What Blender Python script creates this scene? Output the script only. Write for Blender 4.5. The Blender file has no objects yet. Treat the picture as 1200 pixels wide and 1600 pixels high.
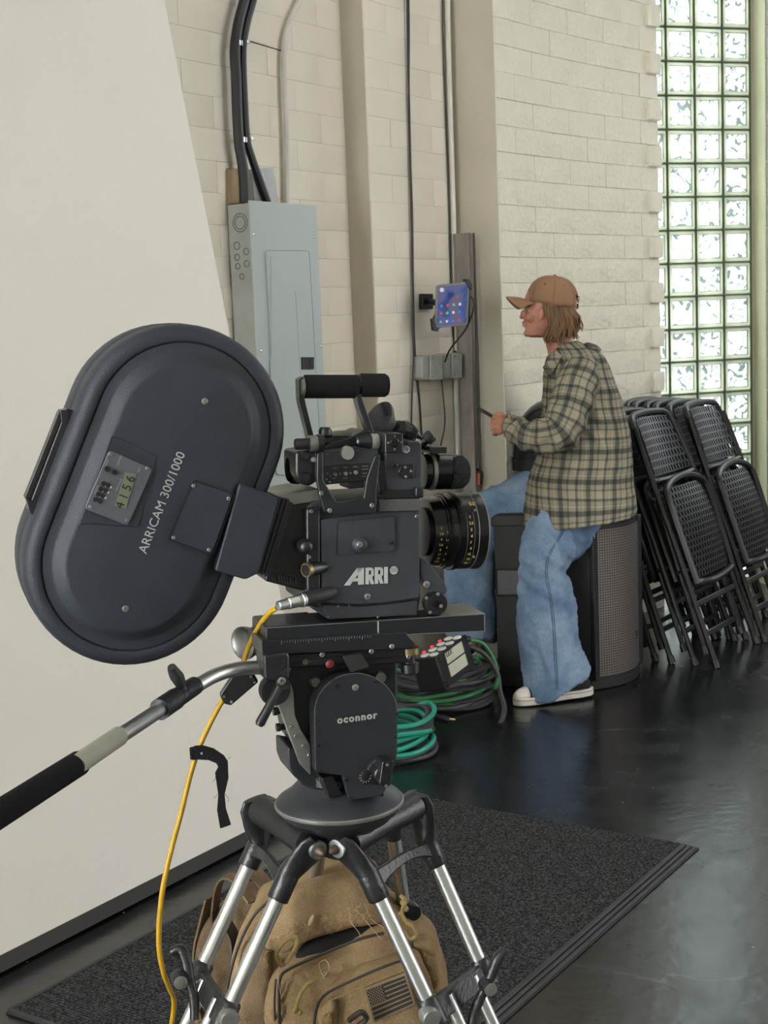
import bpy, bmesh, math, random
from mathutils import Vector as V, Matrix, noise
from mathutils.bvhtree import BVHTree
random.seed(7)
S = bpy.context.scene
COL = S.collection
sin, cos, pi = math.sin, math.cos, math.pi
rad = math.radians

# ------------------------------------------------------------------ camera
FPX = 2219.0                       # focal length in pixels of the 1200x1600 frame
PITCH, ROLL, EYE = rad(7.69), rad(2.3), 1.41
CAM = V((0, 0, EYE))
_fw = V((0, cos(PITCH), -sin(PITCH)))
_u0 = V((0, sin(PITCH), cos(PITCH)))
_r0 = V((1, 0, 0))
_R = _r0 * cos(ROLL) - _u0 * sin(ROLL)
_U = _u0 * cos(ROLL) + _r0 * sin(ROLL)
cd = bpy.data.cameras.new('camera')
cam = bpy.data.objects.new('camera', cd)
COL.objects.link(cam)
cd.sensor_fit = 'VERTICAL'
cd.sensor_height = 24.0
cd.sensor_width = 18.0
cd.lens = FPX / 1600 * 24.0
cd.clip_start = 0.05
cd.dof.use_dof = True
cd.dof.focus_distance = 1.9
cd.dof.aperture_fstop = 22
m = Matrix((_R, _U, -_fw)).transposed().to_4x4()
m.translation = CAM
cam.matrix_world = m
S.camera = cam

# ------------------------------------------------------------------ world, light, exposure
S.view_settings.view_transform = 'Standard'
S.view_settings.look = 'None'
S.view_settings.exposure = -0.13
S.view_settings.gamma = 1.0
wd = bpy.data.worlds.new('daylight')
S.world = wd
wd.use_nodes = True
nt = wd.node_tree
bg = nt.nodes['Background']
bg.inputs[0].default_value = (0.92, 0.97, 1.0, 1)
bg.inputs[1].default_value = 28.0

def area(name, loc, target, sx, sy, power, color=(1, 1, 1)):
    ld = bpy.data.lights.new(name, 'AREA')
    ld.shape = 'RECTANGLE'
    ld.size, ld.size_y, ld.energy, ld.color = sx, sy, power, color
    o = bpy.data.objects.new(name, ld)
    COL.objects.link(o)
    o.location = loc
    o.rotation_euler = (V(target) - V(loc)).to_track_quat('-Z', 'Z').to_euler()
    return o
area('door_daylight', (4.6, 2.2, 1.8), (0.0, 3.6, 1.4), 3.0, 2.8, 118, (0.99, 0.99, 0.965))
area('rear_fill_light', (1.2, -2.6, 2.2), (0.2, 3.0, 1.0), 3.0, 2.6, 11, (1.0, 0.98, 0.94))  # unseen fill lamp behind the camera; the rear wall has no door
area('overhead_light', (2.4, 3.6, 4.6), (1.4, 4.2, 0.0), 2.4, 2.4, 34, (0.93, 0.97, 1.0))  # unseen area lamp under the closed ceiling; no skylight is built

area('floor_reflection_light', (2.95, 7.25, 2.0), (1.2, 2.0, 0.6), 1.0, 2.6, 42, (0.90, 0.96, 1.0))  # lamp added for the floor's bright reflection; no window is built here

# ------------------------------------------------------------------ pixel helpers (a ray of the lens meets a real plane)
def ray(x, y):
    return _fw + _R * ((x - 600) / FPX) - _U * ((y - 800) / FPX)
def onz(x, y, z=0.0):
    d = ray(x, y); return CAM + d * ((z - EYE) / d.z)
def aty(x, y, Y):
    d = ray(x, y); return CAM + d * (Y / d.y)
def onpl(x, y, P, n):
    d = ray(x, y); return CAM + d * ((P - CAM).dot(n) / d.dot(n))

# ------------------------------------------------------------------ materials
def lin(c):
    c = c / 255
    return c / 12.92 if c <= 0.04045 else ((c + 0.055) / 1.055) ** 2.4
def rgb(c):
    return (lin(c[0]), lin(c[1]), lin(c[2]), 1)
class NT:
    def __init__(s, name):
        s.m = bpy.data.materials.new(name); s.m.use_nodes = True
        s.t = s.m.node_tree; s.b = s.t.nodes['Principled BSDF']; s.out = s.t.nodes['Material Output']
    def n(s, typ, **kw):
        o = s.t.nodes.new(typ)
        for k, v in kw.items():
            if k.startswith('i_'):
                key = k[2:]
                o.inputs[int(key) if key.isdigit() else key.replace('_', ' ')].default_value = v
            else: setattr(o, k, v)
        return o
    def l(s, a, ao, b, bi):
        s.t.links.new(a.outputs[ao], b.inputs[bi])
def mat(name, c, rough=0.5, metal=0.0, c2=None, vs=6.0, vamt=0.5, bs=0.0, bscale=60.0, rvar=0.0, spec=0.5, coat=0.0, sheen=0.0,
        edge=None, stretch=None, detail=6.0):
    """c/c2 sRGB colours mixed by noise; bs = bump strength; edge = colour worn onto sharp edges."""
    k = NT(name); b = k.b
    b.inputs['Roughness'].default_value = rough
    b.inputs['Metallic'].default_value = metal
    b.inputs['Specular IOR Level'].default_value = spec
    if coat: b.inputs['Coat Weight'].default_value = coat; b.inputs['Coat Roughness'].default_value = 0.15
    if sheen: b.inputs['Sheen Weight'].default_value = sheen
    tc = k.n('ShaderNodeTexCoord'); src = (tc, 'Object')
    if stretch:
        mp = k.n('ShaderNodeMapping'); mp.inputs['Scale'].default_value = stretch
        k.l(tc, 'Object', mp, 0); src = (mp, 0)
    c2 = c2 or tuple(max(0, x * 0.86) for x in c)
    nz = k.n('ShaderNodeTexNoise'); nz.inputs['Scale'].default_value = vs; nz.inputs['Detail'].default_value = detail
    k.l(src[0], src[1], nz, 'Vector')
    rp = k.n('ShaderNodeValToRGB')
    rp.color_ramp.elements[0].position = 0.5 - 0.5 * (1 - vamt) * 0.6 - 0.1; rp.color_ramp.elements[1].position = 0.5 + 0.5 * (1 - vamt) * 0.6 + 0.1
    rp.color_ramp.elements[0].color = rgb(c2); rp.color_ramp.elements[1].color = rgb(c)
    k.l(nz, 'Fac', rp, 0); col = (rp, 'Color')
    if edge:
        g = k.n('ShaderNodeNewGeometry'); r2 = k.n('ShaderNodeValToRGB')
        r2.color_ramp.elements[0].position = 0.56; r2.color_ramp.elements[1].position = 0.66
        n3 = k.n('ShaderNodeTexNoise'); n3.inputs['Scale'].default_value = 55; k.l(tc, 'Object', n3, 'Vector')
        ad = k.n('ShaderNodeMath', operation='ADD'); mu = k.n('ShaderNodeMath', operation='MULTIPLY'); mu.inputs[1].default_value = 0.22
        sb = k.n('ShaderNodeMath', operation='SUBTRACT'); sb.inputs[1].default_value = 0.11
        k.l(n3, 'Fac', mu, 0); k.l(mu, 0, sb, 0); k.l(g, 'Pointiness', ad, 0); k.l(sb, 0, ad, 1); k.l(ad, 0, r2, 0)
        mx = k.n('ShaderNodeMixRGB'); mx.inputs[2].default_value = rgb(edge)
        k.l(r2, 'Color', mx, 0); k.l(col[0], col[1], mx, 1); col = (mx, 'Color')
    k.l(col[0], col[1], b, 'Base Color')
    if rvar:
        n4 = k.n('ShaderNodeTexNoise'); n4.inputs['Scale'].default_value = vs * 2.3; k.l(src[0], src[1], n4, 'Vector')
        mr = k.n('ShaderNodeMapRange'); mr.inputs[3].default_value = max(0.02, rough - rvar); mr.inputs[4].default_value = min(1, rough + rvar)
        k.l(n4, 'Fac', mr, 0); k.l(mr, 0, b, 'Roughness')
    if bs:
        n2 = k.n('ShaderNodeTexNoise'); n2.inputs['Scale'].default_value = bscale; n2.inputs['Detail'].default_value = 3
        k.l(src[0], src[1], n2, 'Vector')
        bp = k.n('ShaderNodeBump'); bp.inputs['Strength'].default_value = bs; bp.inputs['Distance'].default_value = 0.004 if bs < 1 else 0.009
        k.l(n2, 'Fac', bp, 'Height'); k.l(bp, 0, b, 'Normal')
    return k.m
M = {}
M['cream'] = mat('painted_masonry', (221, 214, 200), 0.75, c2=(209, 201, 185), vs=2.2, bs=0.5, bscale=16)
M['cream_shaded'] = mat('shaded_painted_plaster', (188, 182, 167), 0.8, c2=(176, 170, 153), vs=3, bs=0.4, bscale=22)  # the side faces' shade is put into this greyer cream
M['cream2'] = mat('painted_brick', (221, 216, 200), 0.7, c2=(207, 202, 185), vs=3, bs=1.0, bscale=34)
M['joint'] = mat('painted_joint', (212, 203, 184), 0.85)
M['greywall'] = mat('grey_painted_block', (182, 180, 178), 0.8, c2=(166, 164, 163), vs=3, bs=0.5, bscale=30)
M['jamb'] = mat('pale_jamb_paint', (222, 222, 190), 0.7, c2=(200, 204, 170), vs=6)
M['board'] = mat('matte_white_board', (226, 222, 214), 0.8, c2=(220, 215, 206), vs=1.2, bs=0.25, bscale=30)
M['edge_shadow'] = mat('edge_shadow', (60, 58, 56), 0.8)
M['ceiling'] = mat('ceiling_paint', (190, 186, 176), 0.9)
M['blackcable'] = mat('black_cable_jacket', (22, 22, 25), 0.42)
M['thincable'] = mat('thin_black_cable', (28, 27, 28), 0.5)
M['steel'] = mat('galvanised_steel', (186, 190, 188), 0.38, 0.35, c2=(150, 154, 152), vs=24, vamt=.2, rvar=.1)
M['zinc'] = mat('zinc_box_side', (172, 172, 162), 0.5, 0.1, c2=(146, 148, 140), vs=9, vamt=.2)
M['panelgrey'] = mat('grey_enamel', (176, 184, 180), 0.42, c2=(168, 177, 173), vs=3, spec=.5)
M['rust'] = mat('scuffed_raw_steel', (156, 148, 140), 0.5, 0.1, c2=(92, 85, 79), vs=16, vamt=.1, rvar=.12, stretch=(1, 1, .4))
M['galvpipe'] = mat('painted_pipe', (212, 208, 196), 0.45)
M['wood'] = mat('raw_wood', (172, 154, 126), 0.8, c2=(108, 84, 56), vs=7, vamt=.2, stretch=(4, 4, .5))
M['chrome'] = mat('bright_metal', (205, 205, 205), 0.2, 1.0)
M['blackplastic'] = mat('black_plastic', (26, 26, 28), 0.4)
M['knock'] = mat('knockout_line', (104, 106, 100), 0.6)
M['softblack'] = mat('matte_black_plastic', (34, 34, 36), 0.62)
M['red'] = mat('red_knob', (150, 30, 34), 0.4)
M['white'] = mat('white_paint', (225, 225, 220), 0.5)

# ------------------------------------------------------------------ mesh builder
WM = {}                                     # object -> world matrix of its origin
class MB:
    def __init__(s): s.bm = bmesh.new()
    def v(s, p): return s.bm.verts.new(V(p))
    def face(s, vs):
        try: return s.bm.faces.new(vs)
        except ValueError: return None
    def loft(s, rings, caps=True, closed=True):
        R = [[s.v(p) for p in r] for r in rings]
        n = len(R[0])
        for a, b in zip(R, R[1:]):
            for i in range(n if closed else n - 1):
                j = (i + 1) % n
                s.face([a[i], a[j], b[j], b[i]])
        if caps and closed:
            s.face(list(reversed(R[0]))); s.face(R[-1])
        return R
    def box(s, c, hx, hy, hz):
        """centre and three half-extent vectors"""
        c, hx, hy, hz = V(c), V(hx), V(hy), V(hz)
        r = lambda k: [c - hx - hy + hz * k, c + hx - hy + hz * k, c + hx + hy + hz * k, c - hx + hy + hz * k]
        s.loft([r(-1), r(1)]); return s
    def abox(s, x0, x1, y0, y1, z0, z1):
        return s.box(((x0 + x1) / 2, (y0 + y1) / 2, (z0 + z1) / 2), ((x1 - x0) / 2, 0, 0), (0, (y1 - y0) / 2, 0), (0, 0, (z1 - z0) / 2))
    def prism(s, front, back):
        s.loft([front, back]); return s
    def cyl(s, p0, p1, r0, r1=None, n=20, caps=True):
        p0, p1 = V(p0), V(p1); r1 = r0 if r1 is None else r1
        a = (p1 - p0).normalized(); q = a.orthogonal().normalized(); w = a.cross(q)
        rg = lambda p, r: [p + (q * cos(t) + w * sin(t)) * r for t in [2 * pi * i / n for i in range(n)]]
        s.loft([rg(p0, r0), rg(p1, r1)], caps); return s
    def lathe(s, p0, axis, prof, n=28, caps=True):
        """prof: list of (distance along axis, radius)"""
        p0, a = V(p0), V(axis).normalized(); q = a.orthogonal().normalized(); w = a.cross(q)
        s.loft([[p0 + a * h + (q * cos(t) + w * sin(t)) * max(r, 1e-4) for t in [2 * pi * i / n for i in range(n)]] for h, r in prof], caps); return s
    def tube(s, pts, r, n=8, caps=True, closed=False):
        pts = [V(p) for p in pts]; N = len(pts)
        rr = r if isinstance(r, (list, tuple)) else [r] * N
        T = []
        for i in range(N):
            if closed: t = pts[(i + 1) % N] - pts[i - 1]
            else: t = pts[min(i + 1, N - 1)] - pts[max(i - 1, 0)]
            T.append(t.normalized())
        q = T[0].orthogonal().normalized(); rings = []
        for i in range(N):
            q = (q - T[i] * q.dot(T[i])).normalized(); w = T[i].cross(q)
            rings.append([pts[i] + (q * cos(t) + w * sin(t)) * rr[i] for t in [2 * pi * k / n for k in range(n)]])
        if closed: rings.append(rings[0])
        s.loft(rings, caps and not closed)
        if closed: bmesh.ops.remove_doubles(s.bm, verts=s.bm.verts, dist=1e-6)
        return s
    def ell(s, c, rx, ry, rz, nu=20, nv=12):
        c, rx, ry, rz = V(c), V(rx), V(ry), V(rz)
        s.loft([[c + rx * cos(t) * sin(f) + ry * sin(t) * sin(f) + rz * cos(f) for t in [2 * pi * i / nu for i in range(nu)]]
                for f in [0.02 + (pi - 0.04) * j / nv for j in range(nv + 1)]]); return s
    def sph(s, c, r, nu=16, nv=10): return s.ell(c, (r, 0, 0), (0, r, 0), (0, 0, r), nu, nv)
    def grid(s, P):
        R = [[s.v(p) for p in r] for r in P]
        for a, b in zip(R, R[1:]):
            for i in range(len(a) - 1): s.face([a[i], a[i + 1], b[i + 1], b[i]])
        return R
    def build(s, name, mtl, parent=None, origin=None, local=False, bevel=0.0, seg=2, sub=0, smooth=True, angle=38, solid=0.0,
              label=None, cat=None, group=None, kind=None, keepnormals=False):
        bm = s.bm
        if not keepnormals: bmesh.ops.recalc_face_normals(bm, faces=bm.faces)
        if parent is not None: org = WM[parent]
        elif origin is not None: org = Matrix.Translation(V(origin))
        else:
            xs = [v.co.x for v in bm.verts]; ys = [v.co.y for v in bm.verts]; zs = [v.co.z for v in bm.verts]
            org = Matrix.Translation(V(((min(xs) + max(xs)) / 2, (min(ys) + max(ys)) / 2, min(zs))))
        if not local: bm.transform(org.inverted())
        me = bpy.data.meshes.new(name); bm.to_mesh(me); bm.free()
        for x in (mtl if isinstance(mtl, (list, tuple)) else [mtl]): me.materials.append(x)
        if smooth:
            me.shade_smooth(); me.set_sharp_from_angle(angle=rad(angle))
        o = bpy.data.objects.new(name, me); COL.objects.link(o)
        if parent is not None: o.parent = parent
        else: o.matrix_world = org
        WM[o] = org
        if solid:
            md = o.modifiers.new('solid', 'SOLIDIFY'); md.thickness = solid; md.offset = 0
        if bevel:
            md = o.modifiers.new('bevel', 'BEVEL'); md.width = bevel; md.segments = seg; md.limit_method = 'ANGLE'; md.angle_limit = rad(40); md.harden_normals = False
        if sub:
            md = o.modifiers.new('sub', 'SUBSURF'); md.levels = sub; md.render_levels = sub
        if label: o['label'] = label
        if cat: o['category'] = cat
        if group: o['group'] = group
        if kind: o['kind'] = kind
        return o
def thing(name, label, cat, loc, rot=None, group=None):
    o = bpy.data.objects.new(name, None); COL.objects.link(o)
    mw = Matrix.Translation(V(loc))
    if rot is not None: mw = mw @ rot.to_4x4()
    o.matrix_world = mw; WM[o] = mw; o.empty_display_size = 0.1
    o['label'] = label; o['category'] = cat
    if group: o['group'] = group
    return o
def copy_tree(root, mw, label, group=None):
    """copy a thing, its parts and their sub-parts"""
    r = root.copy(); COL.objects.link(r); r.matrix_world = mw; WM[r] = mw
    r['label'] = label
    if group: r['group'] = group
    def kids(src, dst):
        for ch in [c for c in bpy.data.objects if c.parent == src]:
            c = ch.copy(); COL.objects.link(c); c.parent = dst; WM[c] = mw
            kids(ch, c)
    kids(root, r); return r
def catmull(pts, k=6, closed=False):
    pts = [V(p) for p in pts]; out = []; n = len(pts)
    rng = range(n) if closed else range(n - 1)
    for i in rng:
        if closed: a, b, c, d = pts[i - 1], pts[i], pts[(i + 1) % n], pts[(i + 2) % n]
        else: a, b, c, d = pts[max(i - 1, 0)], pts[i], pts[i + 1], pts[min(i + 2, n - 1)]
        for j in range(k):
            t = j / k
            out.append(0.5 * ((2 * b) + (c - a) * t + (2 * a - 5 * b + 4 * c - d) * t * t + (3 * b - a - 3 * c + d) * t ** 3))
    if not closed: out.append(pts[-1])
    return out
class Fr:
    """a local frame: u along, w away from the viewer, v up; P() meets the plane at depth w"""
    def __init__(s, O, yaw, tilt=0.0):
        s.O = V(O); s.w = V((-sin(yaw), cos(yaw), 0))
        s.u = V((cos(yaw) * cos(tilt), sin(yaw) * cos(tilt), -sin(tilt))); s.v = s.u.cross(s.w)
    def P(s, x, y, w=0.0): return onpl(x, y, s.O + s.w * w, s.w)
    def px(s, x, y, w=0.0): return (s.P(x, y, w) - CAM).dot(_fw) / FPX      # metres per pixel there
    def L(s, a, b, w=0.0): return s.O + s.u * a + s.v * b + s.w * w
    def prism(s, mb, pts, w0, w1):
        f = [s.P(x, y, w0) for x, y in pts]; mb.prism(f, [p + s.w * (w1 - w0) for p in f]); return mb
    def rect(s, mb, x0, y0, x1, y1, w0, w1): return s.prism(mb, [(x0, y0), (x1, y0), (x1, y1), (x0, y1)], w0, w1)
    def disc(s, mb, x, y, rpx, w0, w1, n=20, r1=None):
        p = s.P(x, y, w0); r = rpx * s.px(x, y, w0)
        mb.cyl(p, p + s.w * (w1 - w0), r, None if r1 is None else r1 * s.px(x, y, w0), n); return mb
def rpoly(pts, r, k=4):
    """round the corners of a pixel polygon"""
    out = []; n = len(pts)
    for i in range(n):
        a, b, c = V(pts[i - 1] + (0,)), V(pts[i] + (0,)), V(pts[(i + 1) % n] + (0,))
        d1, d2 = (a - b), (c - b); q = min(r, d1.length * .45, d2.length * .45)
        p, s_ = b + d1.normalized() * q, b + d2.normalized() * q
        for j in range(k + 1):
            t = j / k; x = p * (1 - t) ** 2 + b * 2 * t * (1 - t) + s_ * t * t
            out.append((x.x, x.y))
    return out
def text(name, body, mtl, parent, org, ux, uy, size, depth=0.0004, align='CENTER', shear=0.0, label=None, spacing=1.0, bold=0.0):
    """lettering lying in the plane ux, uy at org (world)"""
    c = bpy.data.curves.new(name, 'FONT'); c.body = body; c.size = size; c.extrude = depth; c.align_x = align; c.align_y = 'CENTER'
    c.shear = shear; c.space_character = spacing; c.resolution_u = 3; c.offset = bold
    t = bpy.data.objects.new('tmp', c); COL.objects.link(t)
    dg = bpy.context.evaluated_depsgraph_get(); me = bpy.data.meshes.new_from_object(t.evaluated_get(dg))
    bpy.data.objects.remove(t); bpy.data.curves.remove(c)
    ux, uy = V(ux).normalized(), V(uy).normalized(); uz = ux.cross(uy)
    mm = Matrix((ux, uy, uz)).transposed().to_4x4(); mm.translation = V(org)
    me.transform(WM[parent].inverted() @ mm); me.materials.clear(); me.materials.append(mtl); me.name = name
    o = bpy.data.objects.new(name, me); COL.objects.link(o); o.parent = parent; WM[o] = WM[parent]
    if label: o['label'] = label
    return o
ZV = V((0, 0, 1))

# ================================================================== the room
D = V((0.556, 0.8312, 0)).normalized()      # along the left wall, away from the viewer
N = V((D.y, -D.x, 0))                       # out of that wall into the room
YW = math.atan2(D.y, D.x)                   # yaw of frames lying on that wall
BR = onz(375, 1330)                         # on the board's foot line
W0 = BR - N * 0.66                          # the wall stands half a metre behind the board's foot
HW = 5.2

# floor
def floor_mat():
    k = NT('polished_black_floor'); b = k.b
    tc = k.n('ShaderNodeTexCoord')
    n1 = k.n('ShaderNodeTexNoise', i_Scale=1.3, i_Detail=8.0, i_Roughness=0.62); k.l(tc, 'Object', n1, 'Vector')
    r1 = k.n('ShaderNodeValToRGB'); r1.color_ramp.elements[0].position = .35; r1.color_ramp.elements[1].position = .7
    r1.color_ramp.elements[0].color = rgb((11, 12, 14)); r1.color_ramp.elements[1].color = rgb((20, 21, 24)); k.l(n1, 'Fac', r1, 0)
    # hairline cracks and scratches
    nd = k.n('ShaderNodeTexNoise', i_Scale=2.5, i_Detail=5.0); k.l(tc, 'Object', nd, 'Vector')
    mx = k.n('ShaderNodeMixRGB'); mx.inputs[0].default_value = .32; k.l(tc, 'Object', mx, 1); k.l(nd, 'Color', mx, 2)
    vo = k.n('ShaderNodeTexVoronoi', feature='DISTANCE_TO_EDGE', i_Scale=0.85); k.l(mx, 0, vo, 'Vector')
    r2 = k.n('ShaderNodeValToRGB'); r2.color_ramp.elements[0].position = 0.0; r2.color_ramp.elements[1].position = .0035
    r2.color_ramp.elements[0].color = (1, 1, 1, 1); r2.color_ramp.elements[1].color = (0, 0, 0, 1); k.l(vo, 'Distance', r2, 0)
    n5 = k.n('ShaderNodeTexNoise', i_Scale=3.0); k.l(tc, 'Object', n5, 'Vector')
    r5 = k.n('ShaderNodeValToRGB'); r5.color_ramp.elements[0].position = .5; r5.color_ramp.elements[1].position = .62; k.l(n5, 'Fac', r5, 0)
    mu = k.n('ShaderNodeMath', operation='MULTIPLY'); k.l(r2, 0, mu, 0); k.l(r5, 0, mu, 1)
    m3 = k.n('ShaderNodeMixRGB'); m3.inputs[2].default_value = rgb((80, 80, 80)); k.l(mu, 0, m3, 0); k.l(r1, 0, m3, 1)
    # specks of dust
    n6 = k.n('ShaderNodeTexNoise', i_Scale=42.0, i_Detail=2.0); k.l(tc, 'Object', n6, 'Vector')
    r6 = k.n('ShaderNodeValToRGB'); r6.color_ramp.elements[0].position = .72; r6.color_ramp.elements[1].position = .76; k.l(n6, 'Fac', r6, 0)
    m6 = k.n('ShaderNodeMixRGB'); m6.inputs[2].default_value = rgb((88, 88, 88)); k.l(r6, 0, m6, 0); k.l(m3, 0, m6, 1)
    k.l(m6, 0, b, 'Base Color')
    # mop swirls in the polish
    n7 = k.n('ShaderNodeTexNoise', i_Scale=5.0, i_Detail=9.0, i_Distortion=.3); k.l(tc, 'Object', n7, 'Vector')
    mr = k.n('ShaderNodeMapRange'); mr.inputs[1].default_value = .3; mr.inputs[2].default_value = .7
    mr.inputs[3].default_value = .19; mr.inputs[4].default_value = .30; k.l(n7, 'Fac', mr, 0); k.l(mr, 0, b, 'Roughness')
    wv = k.n('ShaderNodeTexNoise', i_Scale=9.0, i_Detail=3.0); k.l(tc, 'Object', wv, 'Vector')
    n8 = k.n('ShaderNodeTexNoise', i_Scale=26.0, i_Detail=5.0); k.l(tc, 'Object', n8, 'Vector')
    ad = k.n('ShaderNodeMath', operation='ADD'); m8 = k.n('ShaderNodeMath', operation='MULTIPLY'); m8.inputs[1].default_value = .12
    k.l(wv, 'Fac', m8, 0); k.l(m8, 0, ad, 0); k.l(n8, 'Fac', ad, 1)
    bp = k.n('ShaderNodeBump'); bp.inputs['Strength'].default_value = .10; bp.inputs['Distance'].default_value = .01
    k.l(ad, 0, bp, 'Height'); k.l(bp, 0, b, 'Normal')
    b.inputs['Specular IOR Level'].default_value = 1.0
    return k.m
M['floor'] = floor_mat()
mb = MB(); mb.abox(-5, 5.2, -3.2, 9.4, -0.12, 0)
mb.build('floor', M['floor'], origin=(0, 0, 0), kind='structure', smooth=False)
mb = MB(); mb.abox(-5, 5.2, -3.2, 9.4, HW, HW + .1)
mb.build('ceiling', M['ceiling'], origin=(0, 0, HW), kind='structure', smooth=False)
mb = MB(); mb.abox(5.2, 5.3, -3.2, 9.4, 0, HW)
mb.build('wall_right', M['greywall'], origin=(5.2, 0, 0), kind='structure', smooth=False)
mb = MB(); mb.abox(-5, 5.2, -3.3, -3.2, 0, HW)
mb.build('wall_rear', M['cream_shaded'], origin=(0, -3.2, 0), kind='structure', smooth=False)

def wall_box(mb, P, a0, a1, n0, n1, z0, z1):
    c = P + D * ((a0 + a1) / 2) + N * ((n0 + n1) / 2) + ZV * ((z0 + z1) / 2)
    mb.box(c, D * ((a1 - a0) / 2), N * ((n1 - n0) / 2), ZV * ((z1 - z0) / 2))
A1, PP = 1.5955, 0.104                          # pier starts here and stands out this far
A2, QQ = 2.197, 0.310                          # the curved wall's end face starts here
mb = MB(); wall_box(mb, W0, -6, A2 + 1.4, -.25, -.006, 0, HW)
wall_left = mb.build('wall_left', M['joint'], origin=W0, kind='structure', smooth=False)
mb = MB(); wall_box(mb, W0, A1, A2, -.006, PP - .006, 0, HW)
trim_1 = mb.build('trim_1', M['cream_shaded'], origin=W0 + D * A1, kind='structure', smooth=False)

CH = 0.1025                                  # course height
def brick_mesh(lx, ly, lz, bev):
    """a brick centred on its face: x along, y out of the wall, z up; softly rounded, slightly uneven"""
    bm = bmesh.new(); bmesh.ops.create_cube(bm, size=1)
    bmesh.ops.scale(bm, verts=bm.verts, vec=(lx, ly, lz))
    bmesh.ops.bevel(bm, geom=[e for e in bm.edges], offset=bev, segments=2, affect='EDGES', profile=.6)
    for v in bm.verts: v.co += V((random.uniform(-1, 1), random.uniform(-.4, .4), random.uniform(-1, 1))) * bev * .2
    me = bpy.data.meshes.new('brick'); bm.to_mesh(me); bm.free(); me.shade_smooth(); me.set_sharp_from_angle(angle=rad(24)); return me
def put(me, mtl, parent, loc, ex, name='brick'):
    """one brick object, x along ex, y = inward normal"""
    if not me.materials: me.materials.append(mtl)
    o = bpy.data.objects.new(name, me); COL.objects.link(o); o.parent = parent
    ex = V(ex); ez = ZV; ey = ez.cross(ex)
    mm = Matrix((ex, ey, ez)).transposed().to_4x4(); mm.translation = V(loc)
    o.matrix_local = WM[parent].inverted() @ mm
    return o
BL = 0.298
full = [brick_mesh(BL - .0005, .02, CH - .0005, .0010) for _ in range(5)]
half = [brick_mesh(BL / 2 - .0005, .02, CH - .0005, .0010) for _ in range(3)]
for me in full + half: me.materials.append(M['cream'])
def lay(parent, P, a0, a1, z0, z1, out):
    """running bond between a0 and a1; closers are halves"""
    nb = int(round((z1 - z0) / CH))
    for r in range(nb):
        z = z0 + (r + .5) * CH; a = a0 + (0 if r % 2 == 0 else -BL / 2)
        while a < a1 - .01:
            b0, b1 = max(a, a0), min(a + BL, a1)
            if b1 - b0 > .06:
                is_full = (b1 - b0) > BL * .8
                me = random.choice(full if is_full else half)
                o = put(me, M['cream'], parent, P + D * ((b0 + b1) / 2) + N * (out - .010 + random.uniform(-.0007, .0007)) + ZV * z, D)
                L0 = (BL if is_full else BL / 2); o.scale = ((b1 - b0) / L0, 1, 1)
            a += BL
lay(wall_left, W0, A1 - BL * 4.0, A1, CH * 5, CH * 27, 0)
lay(trim_1, W0, A1, A2, CH * 5, CH * 27, PP)
# the plain wall beyond what shows between board and pier, level with the brick faces
mb = MB(); wall_box(mb, W0, -6, A1 - BL * 4.0, -.006, 0.0, 0, HW)
mb.build('wall_face', M['cream'], wall_left, smooth=False)
mb = MB(); wall_box(mb, W0, A1 - BL * 4.0, A1, -.006, 0.0, 0, CH * 5); wall_box(mb, W0, A1 - BL * 4.0, A1, -.006, 0.0, CH * 27, HW)
mb.build('wall_face', M['cream'], wall_left, smooth=False)
mb = MB(); wall_box(mb, W0, A1, A2, PP - .006, PP, 0, CH * 5); wall_box(mb, W0, A1, A2, PP - .006, PP, CH * 27, HW)
mb.build('pier_face', M['cream'], trim_1, smooth=False)

# curved wall from the corner at the steel channel to the glass block window
K0 = W0 + D * A2 + N * QQ
path = [K0.copy()]; head = []; s_, ds = 0.0, 0.02
while path[-1].x < 1.312:
    a = rad(36 + 9 * min(s_ / 1.2, 1.2)); t = V((sin(a), cos(a), 0)); head.append(t)
    path.append(path[-1] + t * ds); s_ += ds
head.append(head[-1]); LEN = s_
def on_path(s):
    i = min(int(s / ds), len(path) - 2); return path[i] + head[i] * (s - i * ds), head[i]
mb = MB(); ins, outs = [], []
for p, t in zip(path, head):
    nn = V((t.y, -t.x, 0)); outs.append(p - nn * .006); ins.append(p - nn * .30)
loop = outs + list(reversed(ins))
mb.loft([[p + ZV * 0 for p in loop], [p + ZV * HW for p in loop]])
wall_curved = mb.build('wall_curved', M['cream_shaded'], origin=K0, kind='structure', smooth=False)
fb = [brick_mesh(.28 - .001, .02, CH - .001, .0024) for _ in range(6)]
hb = [brick_mesh(.14 - .001, .02, CH - .001, .0024) for _ in range(4)]
qb = [brick_mesh(.085, .05, CH - .010, .009) for _ in range(4)]
for me in fb + hb + qb: me.materials.append(M['cream2'])
for r in range(3, 28):
    z = (r + .5) * CH; a = 0.0 if r % 2 else -.14
    while a < LEN - .02:
        b0, b1 = max(a, 0), min(a + .28, LEN)
        if b1 - b0 > .05:
            p, t = on_path((b0 + b1) / 2); nn = V((t.y, -t.x, 0)); fl = (b1 - b0) > .2
            o = put(random.choice(fb if fl else hb), M['cream2'], wall_curved, p + nn * (-.010 + random.uniform(-.0012, .0015)) + ZV * z, t)
            o.scale = ((b1 - b0) / (.28 if fl else .14), 1, 1)
        a += .28
    if r % 2 == 0:                            # header bricks standing proud beside the window
        p, t = on_path(LEN - .045); nn = V((t.y, -t.x, 0))
        put(random.choice(qb), M['cream2'], wall_curved, p + nn * .0 + ZV * z, t)
mb = MB(); lo = [p + V((t.y, -t.x, 0)) * 0 for p, t in zip(path, head)]
R1 = [[p - V((t.y, -t.x, 0)) * .006 for p, t in zip(path, head)], lo]
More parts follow.
